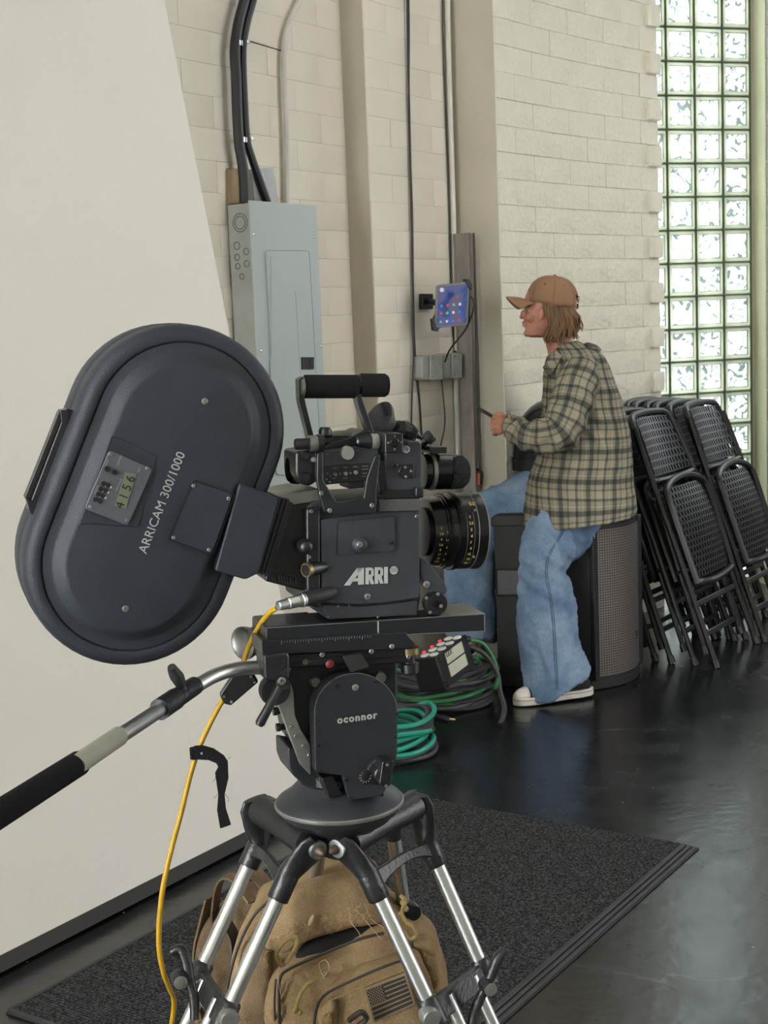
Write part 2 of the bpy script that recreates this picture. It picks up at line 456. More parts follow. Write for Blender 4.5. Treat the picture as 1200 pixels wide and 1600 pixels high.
mb.loft([[p for p in lo] + [p for p in reversed(outs)], [p + ZV * CH * 3 for p in lo] + [p + ZV * CH * 3 for p in reversed(outs)]])
mb.loft([[p + ZV * CH * 28 for p in lo] + [p + ZV * CH * 28 for p in reversed(outs)], [p + ZV * HW for p in lo] + [p + ZV * HW for p in reversed(outs)]])
mb.build('wall_face', M['cream2'], wall_curved, smooth=False)

# window wall of glass blocks
E_ = V((cos(rad(18)), sin(rad(18)), 0)); EN = V((E_.y, -E_.x, 0))   # EN points into the room
WR = aty(1167, 204, 7.2)                     # right edge of the glass at a mortar joint
GX, GZ = 0.154, 0.16
z_base = WR.z % GZ
def glass_mat():
    k = NT('wavy_glass_block'); t = k.t
    t.nodes.remove(k.b)
    tc = k.n('ShaderNodeTexCoord'); oi = k.n('ShaderNodeObjectInfo')
    ad = k.n('ShaderNodeVectorMath', operation='MULTIPLY_ADD'); ad.inputs[1].default_value = (1, 1, 1)
    sc = k.n('ShaderNodeVectorMath', operation='SCALE'); sc.inputs['Scale'].default_value = 37.0
    cmb = k.n('ShaderNodeCombineXYZ'); k.l(oi, 'Random', cmb, 0); k.l(oi, 'Random', cmb, 2); k.l(cmb, 0, sc, 0)
    k.l(tc, 'Object', ad, 0); k.l(sc, 0, ad, 2)
    nz = k.n('ShaderNodeTexNoise', i_Scale=14.0, i_Detail=1.0, i_Distortion=2.6); k.l(ad, 0, nz, 'Vector')
    bp = k.n('ShaderNodeBump'); bp.inputs['Strength'].default_value = 1.0; bp.inputs['Distance'].default_value = .02; k.l(nz, 'Fac', bp, 'Height')
    rp = k.n('ShaderNodeValToRGB'); e = rp.color_ramp.elements
    e[0].position = .37; e[0].color = rgb((50, 57, 55)); e[1].position = .56; e[1].color = rgb((150, 156, 155))
    k.l(nz, 'Fac', rp, 0)
    tr = k.n('ShaderNodeBsdfTranslucent'); k.l(rp, 0, tr, 'Color')
    gl = k.n('ShaderNodeBsdfGlossy'); gl.inputs['Roughness'].default_value = .12; k.l(bp, 0, gl, 'Normal')
    fr = k.n('ShaderNodeFresnel'); fr.inputs[0].default_value = 1.45; k.l(bp, 0, fr, 'Normal')
    mx = k.n('ShaderNodeMixShader'); k.l(fr, 0, mx, 0); k.l(tr, 0, mx, 1); k.l(gl, 0, mx, 2)
    k.l(mx, 0, k.out, 0); return k.m
def rim_mat():
    k = NT('glass_block_rim'); k.t.nodes.remove(k.b)
    tr = k.n('ShaderNodeBsdfTranslucent'); tr.inputs[0].default_value = rgb((86, 90, 76))
    gl = k.n('ShaderNodeBsdfGlossy'); gl.inputs['Roughness'].default_value = .1
    mx = k.n('ShaderNodeMixShader'); mx.inputs[0].default_value = .08; k.l(tr, 0, mx, 1); k.l(gl, 0, mx, 2); k.l(mx, 0, k.out, 0)
    return k.m
M['glass'] = glass_mat(); M['rim'] = rim_mat()
M['mortar'] = mat('window_mortar', (84, 90, 72), 0.8)
def block_mesh(seed):
    """hollow glass block front and back face one body: rounded rim and a sunken wavy pane"""
    hx, hz, th = GX / 2 - .0034, GZ / 2 - .0034, .03
    bm = bmesh.new(); rings = []
    def ring(x, z, y): return [bm.verts.new((sx * x, y, sz * z)) for sx, sz in ((-1, -1), (1, -1), (1, 1), (-1, 1))]
    rs = [ring(hx, hz, th), ring(hx, hz, -th * .6), ring(hx - .004, hz - .004, -th), ring(hx - .016, hz - .016, -th), ring(hx - .020, hz - .020, -th + .006)]
    for a, b in zip(rs, rs[1:]):
        for i in range(4): bm.faces.new([a[i], a[(i + 1) % 4], b[(i + 1) % 4], b[i]])
    f = bm.faces.new(rs[-1]); f.material_index = 1
    bmesh.ops.recalc_face_normals(bm, faces=bm.faces)
    me = bpy.data.meshes.new('glass_block'); bm.to_mesh(me); bm.free()
    me.materials.append(M['rim']); me.materials.append(M['glass']); return me
gb = block_mesh(0)
NR0, NR1, NC = 0, 30, 6
mb = MB()
zt = [z_base + GZ * j for j in range(NR0, NR1 + 1)]
for j, z in enumerate(zt):                   # mortar lattice
    mb.box(WR - E_ * (GX * NC / 2) - V((0, 0, WR.z)) + ZV * z, E_ * (GX * NC / 2), EN * .033, ZV * .0034)
for i in range(NC + 1):
    mb.box(WR - E_ * (GX * i) - V((0, 0, WR.z)) + ZV * ((zt[0] + zt[-1]) / 2), E_ * .0034, EN * .0331, ZV * ((zt[-1] - zt[0]) / 2))
window_1 = mb.build('window_1', M['mortar'], origin=WR - V((0, 0, WR.z)), kind='structure', smooth=False)
for j in range(NR0, NR1):
    for i in range(NC):
        p = WR - E_ * (GX * (i + .5)) - V((0, 0, WR.z)) + ZV * (z_base + GZ * (j + .5))
        put(gb, M['glass'], window_1, p, E_, 'glass_block')
# wall round the window
def ebox(mb, a0, a1, n0, n1, z0, z1):
    P = WR - V((0, 0, WR.z))
    mb.box(P + E_ * ((a0 + a1) / 2) + EN * ((n0 + n1) / 2) + ZV * ((z0 + z1) / 2), E_ * ((a1 - a0) / 2), EN * ((n1 - n0) / 2), ZV * ((z1 - z0) / 2))
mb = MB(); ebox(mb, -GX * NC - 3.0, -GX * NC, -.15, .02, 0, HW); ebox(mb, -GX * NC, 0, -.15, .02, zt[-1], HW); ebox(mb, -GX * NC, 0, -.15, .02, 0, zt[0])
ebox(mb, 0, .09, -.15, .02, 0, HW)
wall_back = mb.build('wall_back', M['cream_shaded'], origin=WR - V((0, 0, WR.z)), kind='structure', smooth=False)
mb = MB(); ebox(mb, .034, 4.2, .02, .105, 0, HW); ebox(mb, .09, 4.2, -.15, .02, 0, HW)
wall_pier = mb.build('wall_pier', M['joint'], origin=WR - V((0, 0, WR.z)), kind='structure', smooth=False)
mb = MB(); ebox(mb, .028, .034, .02, .112, 0, HW)
mb.build('jamb', M['jamb'], wall_pier, smooth=False)
pbk = [brick_mesh(.40 - .004, .02, GZ - .006, .005) for _ in range(4)]
for me in pbk: me.materials.append(M['greywall'])
P_ = WR - V((0, 0, WR.z))
for j in range(0, 28):
    for i in range(3):
        a = .036 + (0 if j % 2 else -.2) + .40 * i; b0, b1 = max(a, .036), a + .40
        o = put(random.choice(pbk), M['greywall'], wall_pier, P_ + E_ * ((b0 + b1) / 2) + EN * (.105 + random.uniform(-.001, .001)) + ZV * (z_base + GZ * (j + .5)), E_)
        o.scale = ((b1 - b0) / .4, 1, 1)
mb = MB(); ebox(mb, .036 + 1.0, 4.2, .105, .112, 0, HW)
mb.build('wall_face', M['greywall'], wall_pier, smooth=False)

# ================================================================== leaning white board and floor mat
la = .18
up = ZV * cos(la) - N * sin(la)
mb = MB(); n_ = D.cross(up) * -1
mb.box(BR + D * (-.7) + up * 1.66 - N * .012, D * 1.08, up * 1.62, (up.cross(D)) * .010)
board = thing('white_board', 'tall white board leaning against the painted wall, behind the film camera', 'board', BR)
mb.build('board_face', M['board'], board, smooth=False)
mb = MB(); mb.box(BR + D * (-.7) + up * .022 - N * .012, D * 1.08, up * .018, (up.cross(D)) * .013)  # dark strip paints the shadow line under the board's edge
mb.build('foot_shadow_strip', M['edge_shadow'], board, smooth=False, label='dark strip for the edge and shadow line at the foot of the board')

def mat_carpet():
    k = NT('ribbed_charcoal_carpet'); b = k.b; b.inputs['Roughness'].default_value = .95
    b.inputs['Specular IOR Level'].default_value = .15
    tc = k.n('ShaderNodeTexCoord')
    mp = k.n('ShaderNodeMapping'); mp.inputs['Rotation'].default_value = (0, 0, -YW); mp.inputs['Scale'].default_value = (1, 1, 1); k.l(tc, 'Object', mp, 0)
    n1 = k.n('ShaderNodeTexNoise', i_Scale=170.0, i_Detail=2.0); k.l(mp, 0, n1, 'Vector')
    r1 = k.n('ShaderNodeValToRGB'); e = r1.color_ramp.elements; e[0].position = .40; e[1].position = .68
    e[0].color = rgb((24, 24, 26)); e[1].color = rgb((80, 79, 80)); k.l(n1, 'Fac', r1, 0)
    k.l(r1, 0, b, 'Base Color')
    wv = k.n('ShaderNodeTexWave', bands_direction='X', i_Scale=38.0, i_Distortion=.6); k.l(mp, 0, wv, 'Vector')
    ad = k.n('ShaderNodeMath', operation='ADD'); k.l(wv, 'Fac', ad, 0); k.l(n1, 'Fac', ad, 1)
    bp = k.n('ShaderNodeBump'); bp.inputs['Strength'].default_value = .8; bp.inputs['Distance'].default_value = .004
    k.l(ad, 0, bp, 'Height'); k.l(bp, 0, b, 'Normal'); return k.m
M['carpet'] = mat_carpet()
M['rubber'] = mat('mat_rubber', (52, 52, 54), 0.5, c2=(40, 40, 42), vs=8)
MF = onz(1092, 1327); MW, ML = .93, 1.535
fm = thing('floor_mat', 'charcoal ribbed carpet floor mat with black rubber border, under the tripod', 'mat', MF)
def mrect(mb, n0, n1, d0, d1, z0, z1):       # n measured back from the right edge, d back from the far edge
    mb.box(MF - N * ((n0 + n1) / 2) - D * ((d0 + d1) / 2) + ZV * ((z0 + z1) / 2), N * ((n1 - n0) / 2), D * ((d1 - d0) / 2), ZV * ((z1 - z0) / 2))
mb = MB(); mrect(mb, .0, MW, 0, ML, .001, .004); mb.build('rubber_base', M['rubber'], fm, smooth=False)
mb = MB(); mrect(mb, .046, MW - .012, .004, ML - .012, .004, .010); mb.build('carpet_top', M['carpet'], fm, bevel=.002)
for a, b_, z in ((.003, .014, .0075), (.018, .028, .009), (.031, .045, .0115)):
    mb = MB(); mrect(mb, a, b_, .004, ML - .004, .003, z); mb.build('border_ridge', M['rubber'], fm, bevel=.0015)
mb = MB(); mrect(mb, MW - .010, MW - .001, .004, ML - .004, .003, .011); mb.build('border_ridge', M['rubber'], fm, bevel=.0015)
mb = MB(); mrect(mb, .004, MW - .004, ML - .010, ML - .001, .003, .011); mb.build('border_ridge', M['rubber'], fm, bevel=.0015)

# ================================================================== things on the left wall
WA = Fr(W0, YW)
# electrical panel
x_ = WA.P(388, 313, -.1)
ep = thing('electrical_panel', 'grey steel electrical panel box fixed to the painted wall', 'electrical panel', WA.P(440, 775, 0))
tl, tr = WA.P(388, 313, -.1), WA.P(493, 319, -.1); zt_, zb_ = tl.z, WA.P(440, 772, -.1).z
Lp = (tr - tl).dot(D); tl0 = tl - ZV * tl.z
mb = MB(); mb.box(tl0 + D * (Lp / 2) - N * .048 + ZV * ((zt_ + zb_) / 2), D * (Lp / 2 - .006), N * .047, ZV * ((zt_ - zb_) / 2 - .008))
mb.build('cabinet_box', M['zinc'], ep, bevel=.002, label='mottled galvanised side of the box')
mb = MB(); mb.box(tl0 + D * (Lp / 2) + N * .001 + ZV * ((zt_ + zb_) / 2), D * (Lp / 2), N * .0025, ZV * ((zt_ - zb_) / 2))
mb.build('cover', M['panelgrey'], ep, bevel=.0015)
dq = rpoly([(415, 391), (483, 392), (503, 742), (432, 742)], 5)
mb = MB(); WA.prism(mb, dq, -.1085, -.101); door = mb.build('door', M['panelgrey'], ep, bevel=.0012)
mb = MB(); mb.tube([WA.P(x, y, -.1086) for x, y in dq], .0007, 4, closed=True); mb.build('door_gap', M['knock'], door)
mb = MB(); WA.rect(mb, 424, 400, 425.6, 735, -.1115, -.108); mb.build('hinge_rib', M['panelgrey'], door)
mb = MB(); WA.prism(mb, [(462, 456), (464, 456), (480, 735), (478, 735)], -.1100, -.108); mb.build('pressed_rib', M['panelgrey'], door)
mb = MB(); WA.rect(mb, 472, 558, 491, 577, -.114, -.108); lt = mb.build('latch', M['softblack'], door, bevel=.001, label='dark grey plastic latch')
mb = MB(); WA.rect(mb, 485, 561, 490, 572, -.116, -.113); mb.build('latch_tab', M['blackplastic'], ep)
for x, y in ((396, 366), (490, 370), (408, 548), (501, 541)):
    mb = MB(); p = WA.P(x, y, -.102); mb.lathe(p, N, [(0, .0045), (.002, .0045), (.0035, .002)], 10); mb.build('screw', M['chrome'], ep)
sp = tl - D * .0065                          # left side of the box
def side(px, py): return onpl(px, py, tl + D * .0045, D)
for x, y, r in ((375, 348, .030), (375, 348, .021), (370, 384, .0125), (384.5, 393, .0105), (370.5, 402, .0105), (385.5, 412, .0105), (371.5, 416, .0095), (378, 432, .009)):
    q = side(x, y); mb = MB()
    mb.tube([q + (N * cos(t) + ZV * sin(t)) * r for t in [2 * pi * i / 20 for i in range(20)]], .0013, 4, closed=True)
    mb.build('knockout', M['knock'], ep)
# raw wood and zinc plate behind the cables
mb = MB(); WA.prism(mb, [(365, 262), (379, 266), (384, 318), (366, 318)], -.035, -.002)
o = mb.build('wood_block', M['wood'], origin=WA.P(372, 318), bevel=.002); o['label'] = 'splintered raw wood block on the wall above the electrical panel'; o['category'] = 'wood block'
mb = MB(); WA.prism(mb, [(395, 264), (427, 262), (436, 316), (398, 318)], -.028, -.002)
o = mb.build('zinc_plate', M['steel'], origin=WA.P(415, 316), bevel=.001); o['label'] = 'galvanised metal plate behind the black cables, above the electrical panel'; o['category'] = 'metal plate'
def wire(name, pts, w, r, m_, label=None, cat=None, parent=None, fr=None, k=6, n=8):
    fr = fr or WA; mb = MB()
    P = [fr.P(p[0], p[1], p[2] if len(p) > 2 else w) for p in pts]
    mb.tube(catmull(P, k), r, n)
    o = mb.build(name, m_, parent)
    if label: o['label'] = label; o['category'] = cat
    return o
c1 = wire('power_cable', [(383, 316), (381, 272), (374, 226), (371, 180), (369, 120), (367, 80), (372, 38), (383, -5), (396, -60)], -.045, .0172, M['blackcable'],
     'thick black power cable, the left one of the two curving down into the electrical panel', 'cable')
c2 = wire('power_cable', [(418, 316), (405, 280), (393, 246), (385, 215), (381, 150), (379, 80), (385, 38), (396, -3), (408, -60)], -.040, .0135, M['blackcable'],
     'thinner black power cable, the right one of the two curving down into the electrical panel', 'cable')
for (x, y, a) in ((371, 68, c1), (378, 219, c1)):
    mb = MB(); q = WA.P(x, y, -.045); mb.cyl(q - ZV * .008, q + ZV * .008, .0185, n=14); mb.build('hose_clamp', M['chrome'], a, label='bright metal clamp')
    mb = MB(); q = WA.P(x + 13, y - 2, -.040); mb.cyl(q - ZV * .004, q + ZV * .004, .0150, n=14); mb.build('hose_clamp', M['chrome'], a)
wire('tie_wire', [(382, 62), (405, 69), (439, 79)], -.05, .0022, M['thincable'], 'short dark wire running from the black cables to the white pipe', 'wire')
wire('conduit_pipe', [(448, 318), (446, 200), (443, 120), (443, 84), (449, 45), (462, 14), (474, -12), (490, -60)], -.02, .0115, M['galvpipe'], 'cream painted conduit pipe beside the black cables, rising from the electrical panel', 'pipe')
# cables and conduit on the pier
wp = -PP
wire('hanging_cable', [(636, -30), (637, 60), (640, 190), (643, 330), (646, 480), (646, 560), (643, 640), (643, 720)], wp - .012, .0038, M['thincable'], 'thin black cable hanging down the pier, the left one below their fork', 'cable')
wire('hanging_cable', [(638, -30), (639, 60), (639, 190), (644, 330), (646, 480), (649, 560), (655, 620), (660, 700), (664, 760)], wp - .008, .0038, M['thincable'], 'thin black cable hanging down the pier, the right one below their fork', 'cable')
wire('conduit_pipe', [(699, -30), (700, 60), (704, 200), (708, 330), (711, 440), (713, 500), (714, 548)], wp - .014, .0115, M['galvpipe'], 'straight pale conduit in the corner of the pier, above the steel channel', 'pipe')
wire('corner_cable', [(691, -30), (692, 60), (697, 200), (702, 330), (705, 440), (708, 505), (711, 550)], wp - .006, .0028, M['thincable'], 'thin black cable beside the straight pale conduit', 'cable')
wire('lower_conduit', [(712, 590), (713, 640), (715, 700), (716, 740)], wp - .012, .010, M['galvpipe'], 'pale conduit running down below the double outlet box', 'pipe')
# steel channel standing in the corner, against the end face of the curved wall
zc = onpl(728, 364, W0 + D * (A2 - .05), D).z
def chp(a, n, z=0): return W0 + D * (A2 - a) + N * (PP + n) + ZV * z
sec = [(.008, .020), (.055, .020), (.055, .026), (.046, .026), (.046, .078), (.055, .078), (.055, .090), (.008, .090)]
mb = MB(); mb.loft([[chp(a, n, 0) for a, n in sec], [chp(a, n, zc) for a, n in sec]])
o = mb.build('steel_channel', M['rust'], origin=chp(.03, .055), bevel=.0015); o['label'] = 'scuffed raw steel channel standing upright in the wall corner behind the tablet'; o['category'] = 'steel post'
# outlet boxes
for (x0, y0, x1, y1, lab, cov) in ((660, 555, 692, 594, 'left outlet box on the pier, bright metal cover, below the tablet', (673, 554, 692, 594)), (694, 552, 722, 591, 'right outlet box on the pier, grey metal cover, beside the steel channel', (707, 551, 722, 591))):
    t = thing('outlet_box', lab, 'outlet box', WA.P((x0 + x1) / 2, y1, wp), group=None)
    mb = MB(); WA.prism(mb, rpoly([(x0, y0), (x1, y0), (x1, y1), (x0, y1)], 5), wp - .045, wp - .001); mb.build('box_body', M['zinc'], t, bevel=.003)
    mb = MB(); WA.prism(mb, [(cov[0], cov[1]), (cov[2], cov[1] + 1), (cov[2], cov[3] - 1), (cov[0], cov[3])], wp - .054, wp - .046); mb.build('cover_plate', M['steel'], t, bevel=.0015)
    for yy in (y0 + 5, y1 - 5):
        mb = MB(); q = WA.P(cov[0] + 3, yy, wp - .054); mb.lathe(q, N, [(0, .004), (.003, .003)], 8); mb.build('screw', M['chrome'], t)
wire('outlet_cable', [(690, 592, wp - .02), (693, 625, wp - .03), (695, 650, wp - .04), (694, 672, wp - .04), (689, 694, wp - .03), (686, 720, wp - .03)], 0, .0030, M['thincable'], 'thin black cable hanging out of the outlet boxes', 'cable')
# tablet on its arm
TB = Fr(aty(707, 478, 5.42), rad(16))
tb = thing('tablet', 'small tablet with a lit colourful home screen, on a wall arm by the steel channel', 'tablet', TB.P(707, 512, 0))
q = rpoly([(682, 445), (734, 440), (731, 508), (679, 513)], 5)
mb = MB(); TB.prism(mb, q, 0, .008); mb.build('tablet_body', mat('tablet_silver', (120, 121, 124), .4, .3), tb, bevel=.0015)
def screen_mat():
    k = NT('tablet_home_screen'); b = k.b
    tc = k.n('ShaderNodeTexCoord'); n1 = k.n('ShaderNodeTexNoise', i_Scale=12.0, i_Detail=1.5, i_Distortion=.8); k.l(tc, 'Object', n1, 'Vector')
    r = k.n('ShaderNodeValToRGB'); e = r.color_ramp.elements
    e[0].position = .3; e[0].color = rgb((46, 62, 140)); e[1].position = .72; e[1].color = rgb((190, 205, 205))
    a = e.new(.45); a.color = rgb((96, 120, 190)); a = e.new(.58); a.color = rgb((150, 110, 120))
    k.l(n1, 'Fac', r, 0); b.inputs['Base Color'].default_value = (.01, .01, .01, 1); b.inputs['Roughness'].default_value = .12
    k.l(r, 0, b, 'Emission Color'); b.inputs['Emission Strength'].default_value = .55; return k.m
mb = MB(); TB.prism(mb, rpoly([(685, 448), (731, 443.5), (728, 505), (682.5, 509.5)], 3), -.0012, .001)
scr = mb.build('screen', screen_mat(), tb, smooth=False, label='lit screen with rows of app icons')
def emis(name, c, s=.7):
    k = NT(name); k.b.inputs['Base Color'].default_value = (.02, .02, .02, 1); k.b.inputs['Emission Color'].default_value = rgb(c); k.b.inputs['Emission Strength'].default_value = s; return k.m
ic = [emis('icon_' + n, c) for n, c in (('pale', (225, 230, 240)), ('blue', (70, 130, 230)), ('red', (215, 80, 70)), ('green', (120, 200, 150)))]
for j, yy in enumerate((453, 478, 490, 503)):
    for i in range(4 if j else 1):
        x = 690.5 + i * 9.6 - j * .6; y = yy - i * .9
        mb = MB(); r_ = 3.6 if j == 0 else (2.2 if j == 3 else 2.4)
        TB.disc(mb, x, y, r_, -.0022, -.001, 8 if j else 14)
        mb.build('app_icon', ic[(i + j) % 4], scr, smooth=False)
ta = thing('tablet_holder', 'black plastic wall bracket with clamp jaws that holds the tablet', 'bracket', WA.P(670, 483, wp))
mb = MB(); WA.rect(mb, 661, 459, 677, 483, wp - .02, wp - .001); mb.build('wall_plate', M['blackplastic'], ta, bevel=.002)
mb = MB(); mb.tube([WA.P(668, 471, wp - .02), TB.P(690, 474, .05), TB.P(705, 476, .03)], .012, 8); mb.build('arm', M['blackplastic'], ta)
mb = MB(); TB.prism(mb, [(697, 444), (726, 442), (735, 452), (735, 505), (700, 508), (680, 516), (676, 500), (686, 480)], .010, .026); mb.build('back_clamp', M['blackplastic'], ta, bevel=.002)
mb = MB(); TB.prism(mb, [(675, 498), (679, 497), (682, 510), (686, 514), (685, 518), (677, 516)], -.006, .02); mb.build('jaw', M['blackplastic'], ta, bevel=.001)
mb = MB(); TB.prism(mb, [(726, 436), (733, 436), (738, 444), (738, 453), (733, 450)], -.006, .02); mb.build('jaw', M['blackplastic'], ta, bevel=.001)
wire('charging_cable', [(733, 462, .012), (740, 470, .01), (739, 486, .0), (729, 512, .02), (714, 532, .06), (702, 548, .10), (695, 566, .12)], 0, .0034, M['thincable'],
     'thin black charging cable looping from the tablet down to the outlet boxes', 'cable', fr=TB)
# strap hanging at the foot of the channel
cl = W0 + D * (A2 - .01) + N * (PP + .12)
FE = Fr(cl, YW + pi / 2)
def fe(px, py, off=0): return onpl(px, py, cl - D * off, D)
t = thing('hanging_strap', 'orange and black strap hanging at the foot of the steel channel', 'strap', fe(746, 760))
mb = MB(); mb.tube(catmull([fe(740, 364, .03), fe(742, 470, .03), fe(746, 640, .03), fe(748, 735, .03)], 5), .0035, 6); mb.build('cord', M['thincable'], t)
mb = MB(); mb.tube(catmull([fe(743, 755, .03), fe(743, 738, .03), fe(748, 733, .03), fe(753, 740, .03), fe(752, 757, .03)], 4), .005, 6); mb.build('loop', M['blackplastic'], t)
mb = MB(); mb.tube([fe(748, 740, .02), fe(748, 757, .02)], .009, 6); mb.build('tag', mat('orange_tag', (196, 92, 60), .6), t, label='orange tag')

# ================================================================== subwoofer the man sits on
def grille_mat():
    k = NT('perforated_grille'); b = k.b; b.inputs['Roughness'].default_value = .55; b.inputs['Metallic'].default_value = .3
    tc = k.n('ShaderNodeTexCoord'); mp = k.n('ShaderNodeMapping'); k.l(tc, 'UV', mp, 0); mp.inputs['Scale'].default_value = (36, 62, 1)
    vo = k.n('ShaderNodeTexVoronoi', feature='F1', i_Scale=1.0, i_Randomness=0.0); k.l(mp, 0, vo, 'Vector')
    r = k.n('ShaderNodeValToRGB'); e = r.color_ramp.elements; e[0].position = .26; e[0].color = rgb((16, 15, 16)); e[1].position = .36; e[1].color = rgb((104, 96, 92))
    k.l(vo, 'Distance', r, 0); k.l(r, 0, b, 'Base Color')
    bp = k.n('ShaderNodeBump'); bp.inputs['Strength'].default_value = .6; bp.inputs['Distance'].default_value = .002; k.l(r, 0, bp, 'Height'); k.l(bp, 0, b, 'Normal'); return k.m
M['grille'] = grille_mat()
M['cabinet'] = mat('textured_black_cabinet', (21, 21, 23), 0.62, bs=.4, bscale=180)
M['cabinet_side'] = M['cabinet']
C0, C1 = onz(925, 1080), onz(1000, 1050)
g = (C1 - C0).normalized(); gn = V((g.y, -g.x, 0)); gl_ = (C1 - C0).length
SH = .668
sub = thing('subwoofer', 'black subwoofer speaker with curved perforated front, the man sits on it', 'speaker', (C0 + C1) / 2 - gn * .2)
def bulge(t): return sin(pi * t) * .055
back = [V((.88, 5.50, 0)), V((.46, 5.41, 0)), V((.40, 5.30, 0))]
foot = [C0 + g * gl_ * t + gn * bulge(t) for t in [i / 10 for i in range(11)]]
out_ = [p for p in foot] + back
cen = sum(out_, V()) / len(out_)
sc = lambda p, k_: cen + (p - cen) * k_
mb = MB(); mb.loft([[sc(p, .975) + ZV * .012 for p in out_], [sc(p, .975) + ZV * (SH - .03) for p in out_]]); cab = mb.build('cabinet', M['cabinet'], sub, bevel=.004)
mb = MB(); mb.loft([[sc(p, .96) + ZV * .0 for p in out_], [sc(p, 1.0) + ZV * .004 for p in out_], [sc(p, 1.0) + ZV * .034 for p in out_]]); mb.build('base_rim', M['cabinet'], sub, bevel=.003)
mb = MB(); mb.loft([[sc(p, 1.0) + ZV * (SH - .045) for p in out_], [sc(p, 1.0) + ZV * (SH - .012) for p in out_], [sc(p, .95) + ZV * SH for p in out_]]); mb.build('top_rim', M['cabinet'], sub, bevel=.004)
bm_ = MB(); bm_.grid([[C0 + g * gl_ * (.09 + .86 * t / 16) + gn * (bulge(.09 + .86 * t / 16) + .001) + ZV * z for t in range(17)] for z in (.05, SH - .06)])
uvl = bm_.bm.loops.layers.uv.new('UVMap')
for f in bm_.bm.faces:
    for lp in f.loops:
        q = lp.vert.co; lp[uvl].uv = ((q - C0).dot(g) / .36, q.z / .62)
bm_.build('grille', M['grille'], sub, label='curved perforated metal grille')
mb = MB()
for s_ in (0.045, 0.965):
    p = C0 + g * gl_ * s_ + gn * bulge(s_); mb.box(p + ZV * SH / 2, g * .014, gn * .010, ZV * (SH / 2 - .04))
mb.build('front_frame', M['cabinet'], sub, bevel=.003)
p = C0 + g * gl_ * .72 + gn * (bulge(.72) + .003) + ZV * .175
mb = MB(); mb.box(p, g * .013, gn * .002, ZV * .015); lg = mb.build('badge', M['chrome'], sub, label='small silver badge')
text('badge_letter', 'JBL', M['blackplastic'], lg, p + gn * .0026 - ZV * .006, g, ZV, .012)
sdir = (back[2] - C0).normalized(); sn = V((sdir.y, -sdir.x, 0)); sn = -sn if sn.y > 0 else sn
for z0, z1 in ((.36, .46),):
    q = C0 + sdir * .30; mb = MB(); mb.tube([q + sn * .002 + sdir * a + ZV * z for a, z in ((-.055, z0), (.055, z0), (.055, z1), (-.055, z1))], .006, 6, closed=True)
    mb.build('handle_recess', M['cabinet'], sub, label='recessed side handle')
    mb = MB(); mb.box(q + ZV * ((z0 + z1) / 2) + sn * .001, sdir * .05, sn * .001, ZV * ((z1 - z0) / 2)); mb.build('handle_cavity', M['blackplastic'], sub)

# ================================================================== domed bin behind the man
bc = V((.680, 5.64, 0)); br_ = .160
tc_ = thing('waste_bin', 'round bin with a glossy black domed lid, behind the man by the brick wall', 'bin', bc)
mb = MB(); mb.lathe(bc, ZV, [(0, br_ * .9), (.02, br_ * .92), (.80, br_), (.82, br_)], 40); mb.build('bin_body', mat('bin_grey', (120, 118, 116), .35, .5), tc_)
mb = MB(); mb.lathe(bc + ZV * .80, ZV, [(0, br_ + .008), (.05, br_ + .01)] + [(.05 + .225 * sin(t), (br_ + .004) * cos(t)) for t in [i * pi / 2 / 9 for i in range(10)]], 40)
mb.build('domed_lid', mat('glossy_black_lid', (24, 26, 26), .16), tc_)

# ================================================================== folding chairs
M['chair'] = mat('black_chair_plastic', (25, 26, 29), 0.4, c2=(20, 21, 24), vs=10)
M['chair_steel'] = mat('black_painted_tube', (22, 23, 25), 0.32)
def perforated(f, nu, nv, hx=.6, hz=.55, slant=.0):
    """panel over (s,t) in 0..1; every cell carries a slot"""
    mb = MB(); vm = {}
    def vv(s, t):
        k_ = (round(s, 5), round(t, 5))
        if k_ not in vm: vm[k_] = mb.v(f(s, t))
        return vm[k_]
    for j in range(nv):
        for i in range(nu):
            s0, s1, t0, t1 = i / nu, (i + 1) / nu, j / nv, (j + 1) / nv
            off = .16 if j % 2 else -.16
            cx, cz = (s0 + s1) / 2 + off / nu * 1.4, (t0 + t1) / 2
            a, b_ = hx / nu / 2, hz / nv / 2
            o4 = [vv(s0, t0), vv(s1, t0), vv(s1, t1), vv(s0, t1)]
            i4 = [mb.v(f(cx - a, cz - b_)), mb.v(f(cx + a, cz - b_)), mb.v(f(cx + a, cz + b_)), mb.v(f(cx - a, cz + b_))]
            for k2 in range(4): mb.face([o4[k2], o4[(k2 + 1) % 4], i4[(k2 + 1) % 4], i4[k2]])
    return mb
